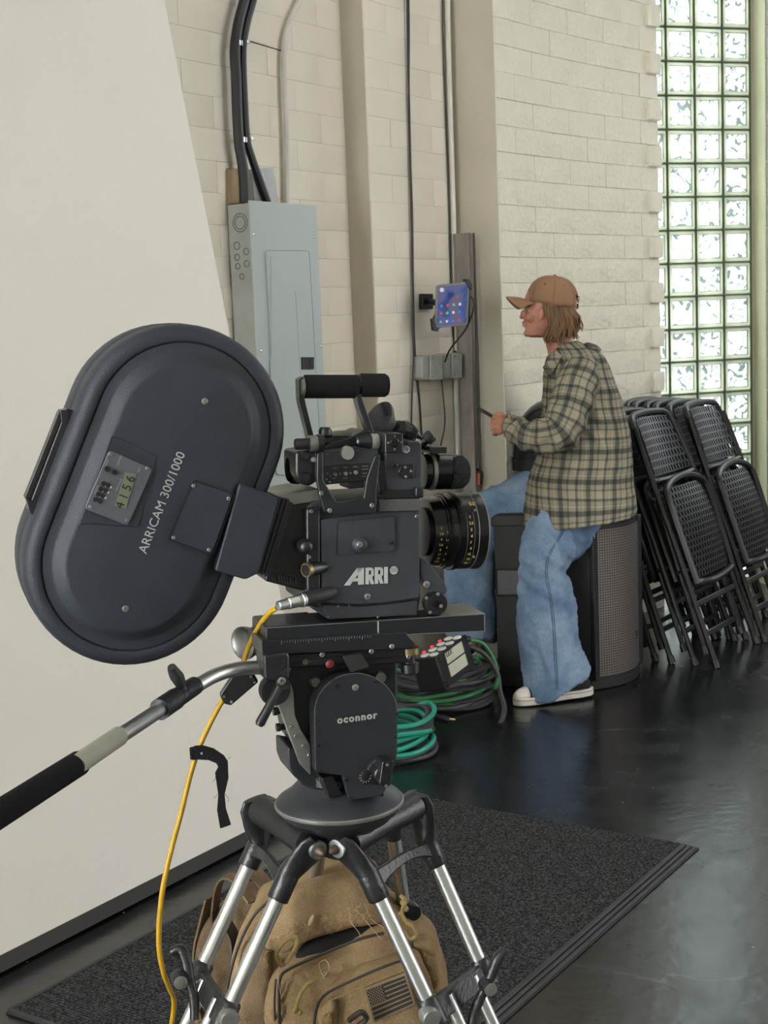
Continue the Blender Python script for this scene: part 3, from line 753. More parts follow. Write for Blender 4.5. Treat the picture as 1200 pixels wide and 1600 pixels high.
def make_chair():
    t = thing('folding_chair', '', 'folding chair', (0, 0, 0), group='folding chairs leaning in two stacks by the glass block window')
    WMt = t
    LN = 1.06
    def backf(s, tt):
        x = (s - .5) * (.385 - .05 * tt); z = .795 + tt * .235
        return V((x * (1 - .05 * tt), .004 + .020 * (1 - (2 * s - 1) ** 2) + .014 * tt * tt, z + .012 * (1 - (2 * s - 1) ** 2) * tt))
    perforated(backf, 15, 8, .44, .74).build('backrest', M['chair'], t, solid=.005, smooth=False)
    rim = [(-.195, .775), (-.213, .80), (-.196, 1.0), (-.170, 1.045), (-.10, 1.058), (0, 1.062), (.10, 1.058), (.170, 1.045), (.196, 1.0), (.213, .80), (.195, .775), (0, .770)]
    mb = MB(); pts = catmull([V((x, .010 + .016 * (1 - (x / .21) ** 2) + .012 * max(0, (z - .8) / .25), z)) for x, z in rim], 3, closed=True)
    mb.tube(pts, .0145, 8, closed=True); mb.build('back_rim', M['chair'], t)
    mb = MB(); pts = [V((.006 * 0 + x, .014, z)) for x, z in ((-.035, .775), (-.035, 1.05))]
    mb.box((0, .030, .775), (.19, 0, 0), (0, .006, 0), (0, 0, .008)); mb.build('back_rib', M['chair'], t)
    def seatf(s, tt):
        x = (s - .5) * (.385 + .02 * tt); z = .355 + tt * .375
        return V((x, -.028 + .012 * (2 * s - 1) ** 2 - .012 * sin(pi * tt), z))
    perforated(seatf, 15, 15, .46, .70).build('seat', M['chair'], t, solid=.005, smooth=False)
    rim = [(-.175, .340), (-.203, .37), (-.213, .66), (-.195, .725), (-.10, .757), (0, .765), (.10, .757), (.195, .725), (.213, .66), (.203, .37), (.175, .340), (0, .325)]
    mb = MB(); mb.tube(catmull([V((x, -.024 - .01 * sin(pi * (z - .33) / .43), z)) for x, z in rim], 3, closed=True), .0145, 8, closed=True); mb.build('seat_rim', M['chair'], t)
    for sx in (-1, 1):
        mb = MB(); mb.tube(catmull([(sx * .205, .010, 1.0), (sx * .224, .006, .80), (sx * .224, 0, .50), (sx * .226, .0, .25), (sx * .232, -.004, .012)], 4), .0118, 8)
        l = mb.build('front_leg', M['chair_steel'], t)
        mb = MB(); mb.cyl((sx * .232, -.004, 0), (sx * .232, -.004, .03), .015, n=10); mb.build('foot_cap', M['blackplastic'], l)
        mb = MB(); mb.tube(catmull([(sx * .196, .022, .70), (sx * .198, .03, .50), (sx * .200, .034, .25), (sx * .200, .036, .075)], 4), .0105, 8)
        l = mb.build('rear_leg', M['chair_steel'], t)
        mb = MB(); mb.cyl((sx * .200, .036, .06), (sx * .200, .036, .09), .014, n=10); mb.build('foot_cap', M['blackplastic'], l)
        mb = MB(); mb.cyl((sx * .21, -.03, .40), (sx * .21, .035, .40), .008, n=8); mb.build('pivot', M['chrome'], t)
    for z, y, hw in ((.26, -.002, .222), (.13, .034, .198), (.335, .030, .198)):
        mb = MB(); mb.box((0, y, z), (hw, 0, 0), (0, .006, 0), (0, 0, .011)); mb.build('crossbar', M['chair_steel'], t, bevel=.003)
    return t
def chair_mw(P, tilt, yaw=0.0):
    q = Matrix.Rotation(yaw, 3, 'Z'); x = q @ D; z = q @ (ZV * cos(tilt) - N * sin(tilt)); y = z.cross(x)
    mm = Matrix((x, y, z)).transposed().to_4x4(); mm.translation = P; return mm
ch0 = make_chair()
LF, RF = onz(1119, 1044), onz(1193, 1003)
rows = []
ordn = ['front', 'second', 'third', 'fourth', 'fifth', 'sixth', 'last']
for i, (o_, tl_) in enumerate(((0, .335), (.095, .33), (.185, .32), (.26, .305))):
    rows.append((LF + D * .232 - N * o_ + D * .01 * (i % 2), tl_, '%s folding chair of the nearer stack, beside the subwoofer' % ordn[i]))
for i, (o_, tl_) in enumerate(((0, .325), (.085, .32), (.15, .312), (.205, .305), (.26, .30), (.31, .292))):
    rows.append((RF + D * .232 - N * o_ + D * .012 * (i % 2), tl_, '%s folding chair of the farther stack, under the glass block window' % ordn[i]))
CPROTO = Matrix.Identity(4)
for i, (P, tl_, lab) in enumerate(rows):
    if i: copy_tree(ch0, chair_mw(P, tl_, random.uniform(-.012, .012)), lab, 'folding chairs leaning in two stacks by the glass block window')
ch0['label'] = rows[0][2]; ch0.matrix_world = chair_mw(rows[0][0], rows[0][1])

# ================================================================== cable coils and the switch box on the floor
M['cgreen'] = mat('green_cable', (62, 128, 78), .42, c2=(50, 108, 66), vs=9)
M['cteal'] = mat('teal_cable', (38, 150, 128), .4, c2=(30, 128, 110), vs=9)
M['cblack'] = mat('grey_black_cable', (66, 64, 66), .5, c2=(48, 47, 50), vs=9)
def coil(center, R, turns, z0, z1, r, ph, seed, sq=.82, rmin=.5):
    rn = random.Random(seed); pts = []
    per = 14; rad_ = [R * rn.uniform(rmin, 1.0) for _ in range(turns + 2)]; cx = [rn.uniform(-.02, .02) for _ in range(turns + 2)]; cy = [rn.uniform(-.02, .02) for _ in range(turns + 2)]
    zz = [z0 + (z1 - z0) * (k_ + rn.uniform(0, .8)) / (turns + 1) for k_ in range(turns + 2)]
    for i in range(turns * per + 1):
        k_, f = divmod(i, per); f /= per; a = 2 * pi * f + ph
        R_ = rad_[k_] * (1 - f) + rad_[k_ + 1] * f; z = zz[k_] * (1 - f) + zz[k_ + 1] * f
        pts.append(center + V((cos(a) * R_ + cx[k_] * (1 - f) + cx[k_ + 1] * f, sin(a) * R_ * sq + cy[k_] * (1 - f) + cy[k_ + 1] * f, z + .012 * sin(a * 2 + k_) + r)))
    for p in pts: p.z = max(p.z, r + .001)
    return pts
cc = onz(688, 1098); t = thing('cable_coil', 'large heap of coiled green and black cables on the floor beside the man', 'cable coil', cc)
mb = MB(); mb.tube(catmull(coil(cc, .225, 9, .0, .15, .008, .4, 3), 3), .0078, 7); mb.build('green_cable', M['cgreen'], t, label='green cable')
mb = MB(); mb.tube(catmull(coil(cc, .235, 11, .0, .14, .009, 2.2, 8), 3), .0088, 7); mb.build('black_cable', M['cblack'], t)
mb = MB(); mb.tube(catmull(coil(cc + V((.02, .02, 0)), .22, 8, .02, .13, .009, 4.2, 12), 3), .0085, 7); mb.build('black_cable', M['cblack'], t)
A_ = aty(690, 1026, 4.95)
mb = MB(); mb.tube(catmull([aty(734, 1010, 4.95), aty(757, 1022, 4.96), aty(776, 1050, 4.97), aty(781, 1080, 4.95), aty(788, 1110, 4.88), aty(775, 1140, 4.8), aty(740, 1160, 4.74), aty(690, 1163, 4.72)], 6), .010, 8); mb.build('black_cable', M['cblack'], t)
mb = MB(); mb.tube(catmull([aty(732, 1000, 4.95), aty(755, 1006, 4.96), aty(772, 1032, 4.97), aty(778, 1058, 4.97), aty(774, 1075, 4.9)], 6), .0075, 8); mb.build('green_cable', M['cgreen'], t)
q0, q1, q2 = aty(646, 1112, 4.72), aty(680, 1120, 4.70), aty(702, 1126, 4.69)
mb = MB(); mb.tube([q0, q1], .019, 6); mb.tube([q1, q2], .015, 6); pl = mb.build('plug', M['blackplastic'], t, bevel=.002, label='black moulded plug')
mb = MB(); mb.tube([q2 + V((0, 0, .005)), q2 + V((.02, 0, .002))], .0045, 6); mb.build('plug_pin', mat('brass', (214, 190, 120), .3, .8), pl)
cc2 = onz(612, 1178); t = thing('cable_coil', 'small bundle of coiled teal and black cables on the floor behind the fluid head', 'cable coil', cc2)
mb = MB(); mb.tube(catmull(coil(cc2, .150, 8, .0, .14, .009, 1.0, 21, rmin=.75), 3), .0085, 7); mb.build('teal_cable', M['cteal'], t, label='teal cable')
mb = MB(); mb.tube(catmull(coil(cc2, .155, 8, .0, .14, .009, 3.0, 23, rmin=.75), 3), .0085, 7); mb.build('black_cable', M['cblack'], t)
# switch box
A_ = aty(681, 1026, 4.62); e1 = aty(729, 991, 4.80) - A_; E1 = e1.normalized(); e3 = aty(690, 1083, 4.60) - A_; E3 = (e3 - E1 * e3.dot(E1)).normalized(); E2 = E1.cross(E3)
if E2.x > 0: E2 = -E2
l1, l3, l2 = e1.length, e3.length * .97, .105
bx = thing('switch_box', 'black box with round white buttons and red lights, tilted on the cable heap', 'switch box', A_ + E3 * l3)
mb = MB(); mb.box(A_ + E1 * l1 / 2 + E3 * l3 / 2 + E2 * l2 / 2, E1 * l1 / 2, E2 * l2 / 2, E3 * l3 / 2); mb.build('case', M['blackplastic'], bx, bevel=.004)
E2o = -E2
mb = MB(); c_ = A_ + E1 * l1 * .50 + E3 * l3 * .26
for s_, h_ in ((.22, .16), (.60, .17)):
    mb = MB(); mb.box(A_ + E1 * l1 * .52 + E3 * l3 * (s_ + .02) - E2 * .001, E1 * l1 * .27, E2 * .0012, E3 * l3 * h_); lb = mb.build('label_sticker', mat('cream_label', (200, 198, 180), .6), bx, label='cream paper label')
    if s_ < .3: text('label_print', 'LEX', M['blackplastic'], lb, A_ + E1 * l1 * .36 + E3 * l3 * .15 - E2 * .003, E1, -E3, .024)
for i in range(4):
    for j in range(2):
        mb = MB(); q = A_ + E1 * l1 * (.10 + .25 * i) + E2 * (.020 + .036 * j); mb.cyl(q, q - E3 * .004, .0155, n=14); mb.build('button', M['white'], bx)
red = emis('red_led', (255, 40, 60), 2.0)
for i in (1, 2, 3):
    mb = MB(); q = A_ + E1 * l1 * (.02 + .25 * i) + E2 * .082; mb.cyl(q, q - E3 * .004, .006, n=8); mb.build('indicator_light', red, bx, label='red indicator light')
for s_ in (.03, .97):
    for zz in (.12, .85):
        mb = MB(); mb.tube([A_ + E1 * l1 * s_ + E3 * l3 * (zz + d_) - E2 * (.004 + k_) for d_, k_ in ((-.06, 0), (-.05, .010), (.05, .010), (.06, 0))], .003, 6); mb.build('corner_bracket', M['blackplastic'], bx)

# ================================================================== film camera on its fluid head
M['magbody'] = mat('crackle_black_magazine', (46, 50, 58), 0.5, c2=(37, 41, 48), vs=14, spec=.32, bs=.22, bscale=520, rvar=.06)
M['body'] = mat('crackle_black_body', (56, 59, 66), 0.46, c2=(45, 48, 54), vs=14, spec=.35, bs=.18, bscale=560)
M['satin'] = mat('satin_black_metal', (27, 28, 31), 0.34)
M['plate'] = mat('worn_black_anodised', (40, 42, 46), 0.33, .3, c2=(35, 37, 41), vs=20, rvar=.08)
M['plate_top'] = mat('worn_grey_top', (112, 110, 104), 0.4, .3, c2=(96, 94, 89), vs=9, rvar=.1)
M['lensblack'] = mat('glossy_black_anodised', (18, 18, 20), 0.22)
M['foam'] = mat('black_foam', (27, 27, 29), 0.95, bs=.6, bscale=420, spec=.15)
M['foamgrey'] = mat('grey_fleece_foam', (64, 66, 70), 0.95, c2=(44, 45, 48), vs=160, bs=1, bscale=500, spec=.1)
M['print'] = mat('printed_grey', (176, 178, 176), 0.5)
M['gold'] = mat('printed_gold', (205, 186, 90), 0.5)
M['alu'] = mat('bright_aluminium', (206, 208, 206), 0.36, 1.0, c2=(186, 188, 188), vs=10, stretch=(1, 1, .3), rvar=.08)
M['greymetal'] = mat('dull_grey_metal', (158, 158, 153), 0.38, .6, c2=(104, 104, 100), vs=14, rvar=.1)
M['casting'] = mat('worn_black_casting', (36, 37, 40), 0.34, c2=(25, 26, 28), vs=30, rvar=.1, bs=.25, bscale=160)
M['brass'] = mat('aged_brass', (150, 132, 96), 0.38, .8, c2=(110, 98, 74), vs=40)
M['yellow'] = mat('yellow_cable_jacket', (190, 152, 34), 0.42, c2=(168, 130, 26), vs=6)
M['rubberdull'] = mat('grey_rubber', (78, 80, 82), 0.5)
M['brown_deck'] = mat('brown_grey_leatherette', (76, 74, 72), 0.6, bs=.5, bscale=300)
FC = Fr(aty(590, 960, 1.75), rad(18), rad(3))
u, w_, v_ = FC.u, FC.w, FC.v
def part(name, m_, parent, *shapes, bevel=.0012, label=None, fr=None, seg=2, smooth=True):
    """one part from prisms in a frame: each shape is (pixel polygon, w0, w1)"""
    fr = fr or FC; mb = MB()
    for pts, a, b in shapes: fr.prism(mb, pts, a, b)
    return mb.build(name, m_, parent, bevel=bevel, seg=seg, label=label, smooth=smooth)
def rr(x0, y0, x1, y1, r=4, slope=-.055, lean=-.02):
    """rounded rectangle following the camera's tilt"""
    return rpoly([(x0, y0), (x1, y0 + (x1 - x0) * slope), (x1 + (y1 - y0) * lean, y1 + (x1 - x0) * slope), (x0 + (y1 - y0) * lean, y1)], r)
def screws(parent, pts, w, r=4.2, fr=None, m_=None, name='screw'):
    fr = fr or FC
    for x, y in pts:
        mb = MB(); p = fr.P(x, y, w); q = r * fr.px(x, y, w); mb.lathe(p, -fr.w, [(0, q), (.0012, q), (.0018, q * .8), (.0018, q * .42), (.0004, q * .40)], 12)
        mb.build(name, m_ or M['greymetal'], parent)
def knob(name, parent, x, y, w0, prof, m_, fr=None, n=24, axis=None, label=None):
    """prof: (metres towards the viewer, radius in pixels)"""
    fr = fr or FC; mb = MB(); p = fr.P(x, y, w0); s_ = fr.px(x, y, w0); mb.lathe(p, axis or -fr.w, [(h, r * s_) for h, r in prof], n)
    return mb.build(name, m_, parent, label=label)
fc = thing('film_camera', 'black 35 mm film camera on the sliding plate, foam grip handle on top', 'film camera', FC.P(580, 966, .06))
shell = part('camera_body', M['body'], fc, (rpoly([(480, 792), (492, 783), (590, 778), (657, 776), (657, 934), (653, 961), (512, 968), (500, 958), (484, 948), (480, 900)], 5), .004, .125), bevel=.002)
part('side_door', M['body'], fc, (rpoly([(501, 812), (589, 800), (656, 797), (656, 934), (604, 942), (558, 945), (503, 942)], 3), -.004, .006), bevel=.0014)
part('lower_skirt', M['body'], fc, (rpoly([(504, 945), (558, 948), (604, 945), (653, 938), (652, 961), (512, 968)], 3), -.002, .006))
part('deck_block', M['brown_deck'], fc, (rr(591, 781, 657, 800, 3, -.03, 0), -.008, .05), label='brown grey leatherette block')
hatch = part('hatch', M['body'], fc, (rpoly([(527, 815), (618, 806), (618, 861), (527, 868)], 6), -.0055, -.003), bevel=.0008)
knob('hatch_knob', hatch, 562, 851, -.005, [(0, 13), (.004, 12), (.008, 8), (.009, 5)], M['body'])
screws(hatch, [(562, 851)], -.014, 4.5); screws(fc, [(574, 932)], -.004, 5); screws(fc, [(651, 807), (486, 799), (483, 870)], -.0085, 3.2)
screws(hatch, [(612, 848)], -.0058, 3, m_=M['blackplastic'])
screws(fc, [(528, 947), (545, 946), (590, 964), (512, 963)], -.0025, 1.8)
mb = MB()                                   # maker's lettering, traced as thick plates
K = lambda x, y: (400 + x / 3.158, 560 + y / 3.158)
def glyph(pts): FC.prism(mb, [K(*p) for p in pts], -.0052, -.0038)
glyph([(435, 1121), (500, 1036), (514, 1050), (464, 1120)]); glyph([(503, 1036), (533, 1034), (533, 1115), (505, 1117)])
glyph([(478, 1085), (507, 1084), (507, 1100), (468, 1102)]); glyph([(500, 1036), (520, 1035), (520, 1052), (492, 1052)])
for x0 in (541, 587):
    dy = -(x0 - 541) * .045
    f = lambda l: glyph([(x0 + a, 1034 + b + dy) for a, b in l])
    f([(0, 0), (16, -1), (16, 80), (0, 81)]); f([(14, -1), (32, -1), (40, 8), (14, 15)]); f([(28, 1), (40, 7), (41, 36), (28, 46)]); f([(14, 34), (34, 33), (34, 48), (14, 48)])
    f([(14, 46), (31, 45), (43, 79), (26, 80)])
glyph([(633, 1030), (651, 1029), (651, 1110), (633, 1111)])
mb.build('maker_lettering', M['print'], fc, smooth=False, label='pale grey maker lettering')
knob('round_emblem', fc, 615, 891, -.0038, [(0, 6.5), (.0014, 6.5)], M['print'])
for a_ in (-2.4, 0, 2.4):
    part('emblem_line', M['body'], fc, ([(609, 890.6 + a_), (621, 889.9 + a_), (621, 890.5 + a_), (609, 891.2 + a_)], -.0056, -.0050), bevel=0)
# rear throat between body and magazine
part('throat_housing', M['satin'], fc, (rpoly([(447, 792), (482, 786), (500, 800), (500, 872), (484, 900), (476, 924), (414, 908), (420, 880)], 4), .008, .115), bevel=.002)
part('top_rear_cover', M['greymetal'], fc, (rpoly([(436, 775), (478, 767), (500, 764), (500, 783), (445, 792)], 3), .012, .11), label='metal top cover, reflected light put into its pale grey')  # lighter grey stands in for light reflected off the top
part('side_rail', M['satin'], fc, (rpoly([(479, 795), (500, 792), (501, 950), (487, 948), (480, 920)], 4), -.006, .006), bevel=.002)
knob('release_knob', fc, 475, 853, -.004, [(0, 12), (.010, 12), (.015, 9), (.017, 4)], M['satin'])
mb = MB()
for i in range(7): FC.prism(mb, rpoly([(434 + i * 4.4, 897 + i * 1.0), (437 + i * 4.4, 897.6 + i), (438 + i * 4.4, 909 + i * .8), (435 + i * 4.4, 908.4 + i * .8)], 1), .000, .01)
mb.build('knurled_wheel', M['plate'], fc)
p0, p1 = FC.P(512, 884, .004), FC.P(479, 891, -.012); mb = MB(); mb.lathe(p0, p1 - p0, [(0, .004), (.006, .0075), (.024, .0088), ((p1 - p0).length, .0088)], 20); mb.build('power_socket', M['satin'], fc)
mb = MB(); q = (p1 - p0).normalized(); mb.lathe(p1 - q * .004, q, [(0, .0092), (.0055, .0092), (.0055, .0072), (.001, .0070), (.001, .0001)], 20); mb.build('socket_ring', M['brass'], fc, label='brass ring of the socket')
# front lever and round rosette
part('front_lever', M['body'], fc, (rpoly([(656, 870), (670, 878), (697, 914), (699, 926), (690, 932), (672, 925), (657, 900)], 5), .000, .022), bevel=.0015)
ro = knob('rosette', fc, 677, 941, .004, [(0, 18.5), (.012, 18.5), (.014, 17), (.014, 7), (.010, 6)], M['satin'], n=32)
screws(ro, [(666, 934), (684, 928), (689, 947), (672, 957)], -.010, 2.8); screws(fc, [(666, 913)], -.001, 5.5)
part('foot_block', M['satin'], fc, (rpoly([(640, 955), (690, 950), (690, 962), (640, 966)], 2), .0, .04))
# bracket, viewfinder unit
br = part('top_bracket', M['plate'], fc, (rpoly([K(*p) for p in [(303, 470), (332, 462), (332, 600), (402, 714), (532, 692), (548, 590), (588, 480), (616, 474), (600, 590), (592, 765), (378, 772), (338, 760), (318, 690), (300, 600)]], 3), -.016, -.009), bevel=.0012)
screws(br, [K(322, 665), K(363, 750), K(572, 725)], -.0165, 3.6)
vf = part('viewfinder_unit', M['body'], fc, (rpoly([(503, 704), (592, 696), (592, 750), (505, 758)], 3), .0, .095), bevel=.0015)
part('control_panel', M['satin'], vf, (rpoly([(503.5, 728), (577, 723), (573, 751), (505, 757)], 3), -.0022, .0005), bevel=.0008)
knob('round_dial', vf, 541.5, 707.5, -.001, [(0, 11.2), (.004, 11.2), (.006, 10.2), (.006, .1)], M['alu'], label='bright metal dial')
for x, y in ((523.5, 741.5), (539.5, 740), (555.5, 738)): knob('push_button', vf, x, y, -.002, [(0, 3.4), (.002, 3.4), (.003, 2.4)], M['greymetal'], n=12)
screws(vf, [(531, 740.5), (547.5, 739), (511, 740), (516, 744), (510, 749), (515, 753)], -.0024, 1.7, name='indicator')
for x, y, t_ in ((523, 731, 'RUN'), (539, 730, 'FPS'), (555, 729, 'TEST'), (568, 741, 'MODE'), (539, 749, 'PHASE'), (568, 731, 'LOCK')):
    pass
M['tinyprint'] = mat('tiny_print', (120, 122, 122), .6)
mb = MB()
for x, y, l in ((520, 731, 7), (537, 730, 6), (552, 729, 7), (566, 728, 9), (566, 733, 10), (566, 739, 9), (566, 744, 10), (519, 747, 6), (536, 747, 7), (510, 709, 4), (556, 703, 5)):
    FC.prism(mb, [(x, y), (x + l, y - l * .055), (x + l, y + 1.2 - l * .055), (x, y + 1.2)], -.0028, -.0021)
o = mb.build('panel_print', M['tinyprint'], vf, smooth=False); o['kind'] = 'stuff'
mod = part('optics_block', M['body'], fc, (rpoly([(603, 700), (634, 697), (638, 690), (656, 690), (659, 697), (659, 770), (607, 774), (603, 752)], 3), -.004, .09), bevel=.0015)
part('side_port', M['satin'], mod, (rpoly([(622, 738), (628, 726), (647, 724), (647, 747), (630, 748)], 3), -.007, -.003), bevel=.0008)
screws(mod, [(642, 736), (633, 730), (634, 745)], -.0072, 2.2); screws(mod, [(616, 728)], -.0045, 5.5, m_=M['plate'])
part('step_block', M['satin'], fc, (rpoly([(591, 716), (606, 722), (606, 772), (594, 774), (590, 752)], 3), .0, .05))
part('base_block', M['satin'], fc, (rr(600, 766, 662, 780, 2, -.03, 0), -.006, .05)); part('lock_catch', M['satin'], fc, (rr(650, 762, 662, 776, 2, -.03, 0), -.014, .0))
part('under_block', M['satin'], fc, (rpoly([(543, 752), (570, 749), (570, 762), (545, 764)], 2), .0, .04))
cube = part('rod_bracket', M['satin'], fc, (rr(602, 678, 630, 708, 2, -.03, 0), -.024, .02), bevel=.0014)
knob('bore', cube, 616.5, 691.5, -.024, [(0, 7.5), (.0005, 7.5), (.0012, 6.2), (-.004, 5.4), (-.004, .1)], M['lensblack'])
screws(cube, [(616.5, 681.5), (606.5, 692), (626.5, 691), (616.5, 702)], -.0245, 1.6)
knob('white_ring', fc, 634, 702, -.010, [(0, 5.6), (.003, 5.6), (.004, 4.4), (.003, 3.2), (-.002, 3)], M['print'])
def ucyl(name, parent, x, y, w, prof, m_, n=24, label=None):
    """prof: (pixels along the camera axis, radius in pixels)"""
    p = FC.P(x, y, w); s_ = FC.px(x, y, w); a = s_ / (cos(rad(18)) * .98)
    mb = MB(); mb.lathe(p, u, [(h * a, r * s_) for h, r in prof], n); return mb.build(name, m_, parent, label=label, angle=30)
ucyl('clamp_rod', fc, 461, 694, .0, [(0, 8), (2, 9), (20, 9), (22, 12)], M['satin'])
ucyl('clamp_ring', fc, 483, 693, .0, [(0, 12.5), (1, 13), (11, 13), (12, 12.5)], M['greymetal'], label='bright band'); ucyl('clamp_collar', fc, 495, 692.5, .0, [(0, 14), (8, 14), (9, 12.5)], M['satin'])
ucyl('clamp_rod', fc, 556, 690, .0, [(0, 6), (2, 8), (22, 12)], M['satin'])
ucyl('clamp_ring', fc, 579, 690, .0, [(0, 12.5), (1, 13), (10, 13), (11, 12.5)], M['greymetal'], label='bright band'); ucyl('clamp_collar', fc, 590, 689.5, .0, [(0, 14.5), (12, 14.5)], M['satin'])
ucyl('cross_tube', fc, 500, 690, .03, [(0, 10), (110, 10)], M['lensblack'])
part('top_hump', M['satin'], fc, (rpoly([(505, 700), (520, 690), (545, 684), (556, 679), (570, 672), (590, 676), (604, 690), (604, 702), (505, 706)], 5), .02, .08), bevel=.003)
# carrying handle
for pts_ in ([(467, 592), (474, 588), (476, 622), (478, 632), (492, 688), (484, 690), (470, 634), (468, 624)],
             [(556, 590), (562, 588), (566, 622), (588, 684), (580, 688), (560, 634), (557, 622)]):
    part('handle_arm', M['plate'], fc, (rpoly(pts_, 2), .028, .046), bevel=.0015)
ucyl('handle_grip', fc, 475, 604, .037, [(0, 15), (1.5, 18.5), (79, 18.5), (81, 16)], M['foam'], label='black foam grip')
ucyl('handle_grip', fc, 562, 602, .037, [(0, 16), (1.5, 18.5), (38, 18.5), (42, 16), (43.5, 10)], M['foam'], label='black foam grip'); ucyl('grip_collar', fc, 556.5, 602, .037, [(0, 15), (1, 17), (5, 17), (6, 15)], M['lensblack'])
ucyl('grip_cap', fc, 467, 605, .037, [(0, 12), (1, 17), (6, 17), (7.5, 15)], M['greymetal'])
# eyepieces
p = FC.P(522, 680, .06); mb = MB(); mb.ell(p, u * .028 + v_ * .004, w_ * .028, v_ * .0045); mb.build('dish_cap', M['rubberdull'], fc, label='grey dish shaped cap')
p0, p1 = FC.P(612, 668, .06), FC.P(588, 650, .05); ax = (p1 - p0).normalized(); mb = MB(); mb.lathe(p0, ax, [(0, .009), (.010, .014), (.022, .0225), (.026, .0235), (.024, .021), (.012, .011)], 28); mb.build('eyecup', M['rubberdull'], fc, label='grey rubber eyecup')
p1 = FC.P(636, 672, .06); mb = MB(); mb.ell((p0 + p1) * .5, (p1 - p0) * .75, ax.cross(w_) * .014, w_ * .018, 10, 7)
for vv_ in mb.bm.verts: vv_.co += V((random.uniform(-1, 1), random.uniform(-1, 1), random.uniform(-1, 1))) * .0022
mb.build('rubber_bellows', M['softblack'], fc, smooth=False)
p2, p3 = FC.P(628, 668, .06), FC.P(655, 694, .06); mb = MB(); mb.lathe(p2, p3 - p2, [(0, .011), (.003, .0125), (.018, .0125), (.020, .010), ((p3 - p2).length, .010)], 26); mb.build('eyepiece_tube', M['plate'], fc)
mb = MB()
for i in range(26):
    a = 2 * pi * i / 26; q = (p3 - p2).normalized(); s1 = q.orthogonal().normalized(); s2 = q.cross(s1); c_ = p2 + (s1 * cos(a) + s2 * sin(a)) * .0127
    mb.cyl(c_ + q * .004, c_ + q * .017, .0009, n=4)
o = mb.build('knurling', M['plate'], fc)
knob('silver_link', fc, 648, 690, .03, [(0, 6), (.012, 6)], M['alu'], n=6)
p2, p3 = FC.P(652, 700, .05), FC.P(672, 682, .045); mb = MB(); mb.cyl(p2, p3, .0055, n=16); mb.lathe(p3 - (p3 - p2) * .35, p3 - p2, [(0, .0065), (.001, .0085), (.010, .0085), (.012, .007)], 18); mb.build('thumb_knob', M['satin'], fc)
p2 = FC.P(508, 700, .03); mb = MB(); mb.lathe(p2, v_, [(0, .004), (.014, .004), (.016, .0085), (.022, .0085), (.026, .006)], 16); mb.build('eye_lever', M['satin'], fc)
ucyl('rear_eyepiece', fc, 449, 730, .04, [(0, 14), (1, 22), (6, 26), (16, 27), (24, 22), (50, 22)], M['foam'], label='black rubber rear eyepiece')
part('rear_optics', M['satin'], fc, (rpoly([(462, 706), (496, 702), (496, 752), (484, 760), (468, 756), (462, 742)], 6), .0, .06), bevel=.003)
for x, y, r in ((474, 712, 7), (476, 745, 8), (487, 717, 5)): knob('adjust_knob', fc, x, y, .0, [(0, r), (.007, r), (.009, r - 1.5)], M['satin'] if r != 5 else M['alu'], n=16)
ucyl('video_tube', fc, 659, 737, .05, [(0, 27), (8, 28), (9, 25), (11, 25), (12, 28.5), (46, 28.5), (56, 26)], M['lensblack']); ucyl('video_tube_band', fc, 669, 737, .05, [(0, 28), (.6, 29.3), (6, 29.3), (6.6, 28)], M['greymetal'], label='bright band')
ucyl('foam_pad', fc, 701, 738, .045, [(0, 24), (3, 27), (20, 26), (27, 20), (29, 8)], M['foamgrey'], label='grey fleece pad')
part('hot_shoe', M['satin'], fc, (rr(672, 699, 699, 709, 2, -.03, 0), .02, .06))
# big white-ringed lens
lens = thing('camera_lens', 'large black 50 mm lens with gold engraved numbers, on the film camera', 'lens', FC.P(700, 890, .065))
LP0 = FC.P(659, 831, .065); sL = FC.px(659, 831, .065); aL = sL / (cos(rad(18)) * .985)
def lring(name, prof, m_, label=None, n=56):
    mb = MB(); mb.lathe(LP0, u, [(h * aL, r * sL) for h, r in prof], n); return mb.build(name, m_, lens, label=label, angle=28)
lring('lens_barrel', [(0, 38), (4, 38), (4, 52), (22, 54), (23, 56), (26, 56), (27, 58), (30, 58), (31, 56), (38, 57), (39, 60), (72, 60.5), (80, 61.5), (84, 61), (84, 52), (70, 45), (68, 0.1)], M['lensblack'])
lring('front_edge', [(83, 61.6), (84.6, 61.6), (84.6, 60.4), (83, 60.4)], M['greymetal'])
lring('chrome_hairline', [(68.0, 60.9), (68.6, 61.1), (68.9, 60.9)], M['greymetal'])
for nm, h0, h1, R_, cnt in (('focus_gear', 39.5, 45, 60.6, 110), ('iris_gear', 26.8, 30, 58.6, 110)):
    mb = MB(); s1 = w_; s2 = v_
    for i in range(cnt):
        a = 2 * pi * i / cnt; c_ = LP0 + (s1 * cos(a) + s2 * sin(a)) * R_ * sL
        mb.box(c_ + u * (h0 + h1) / 2 * aL, u * (h1 - h0) / 2 * aL, (s1 * cos(a) + s2 * sin(a)) * .0009, (-s1 * sin(a) + s2 * cos(a)) * .0007)
    o = mb.build(nm, M['lensblack'], lens, smooth=False)
mb = MB(); mb.lathe(LP0 + u * 74 * aL, u, [(0, .035), (.003, .022), (.004, .0001)], 32); mb.build('front_glass', mat('coated_glass', (20, 26, 40), .05, spec=1.0), lens)
def on_lens(s, ang, h, size, R_, nm='engraving', m_=None):
    """lettering round the barrel: ang from the side facing the viewer, up positive"""
    nrm = -w_ * cos(ang) + v_ * sin(ang); tang = w_ * sin(ang) + v_ * cos(ang)
    text(nm, s, m_ or M['gold'], lens, LP0 + u * h * aL + nrm * (R_ * sL + .0003), u, tang, size, .0002)
on_lens('50', .86, 63, .0085, 60.8)
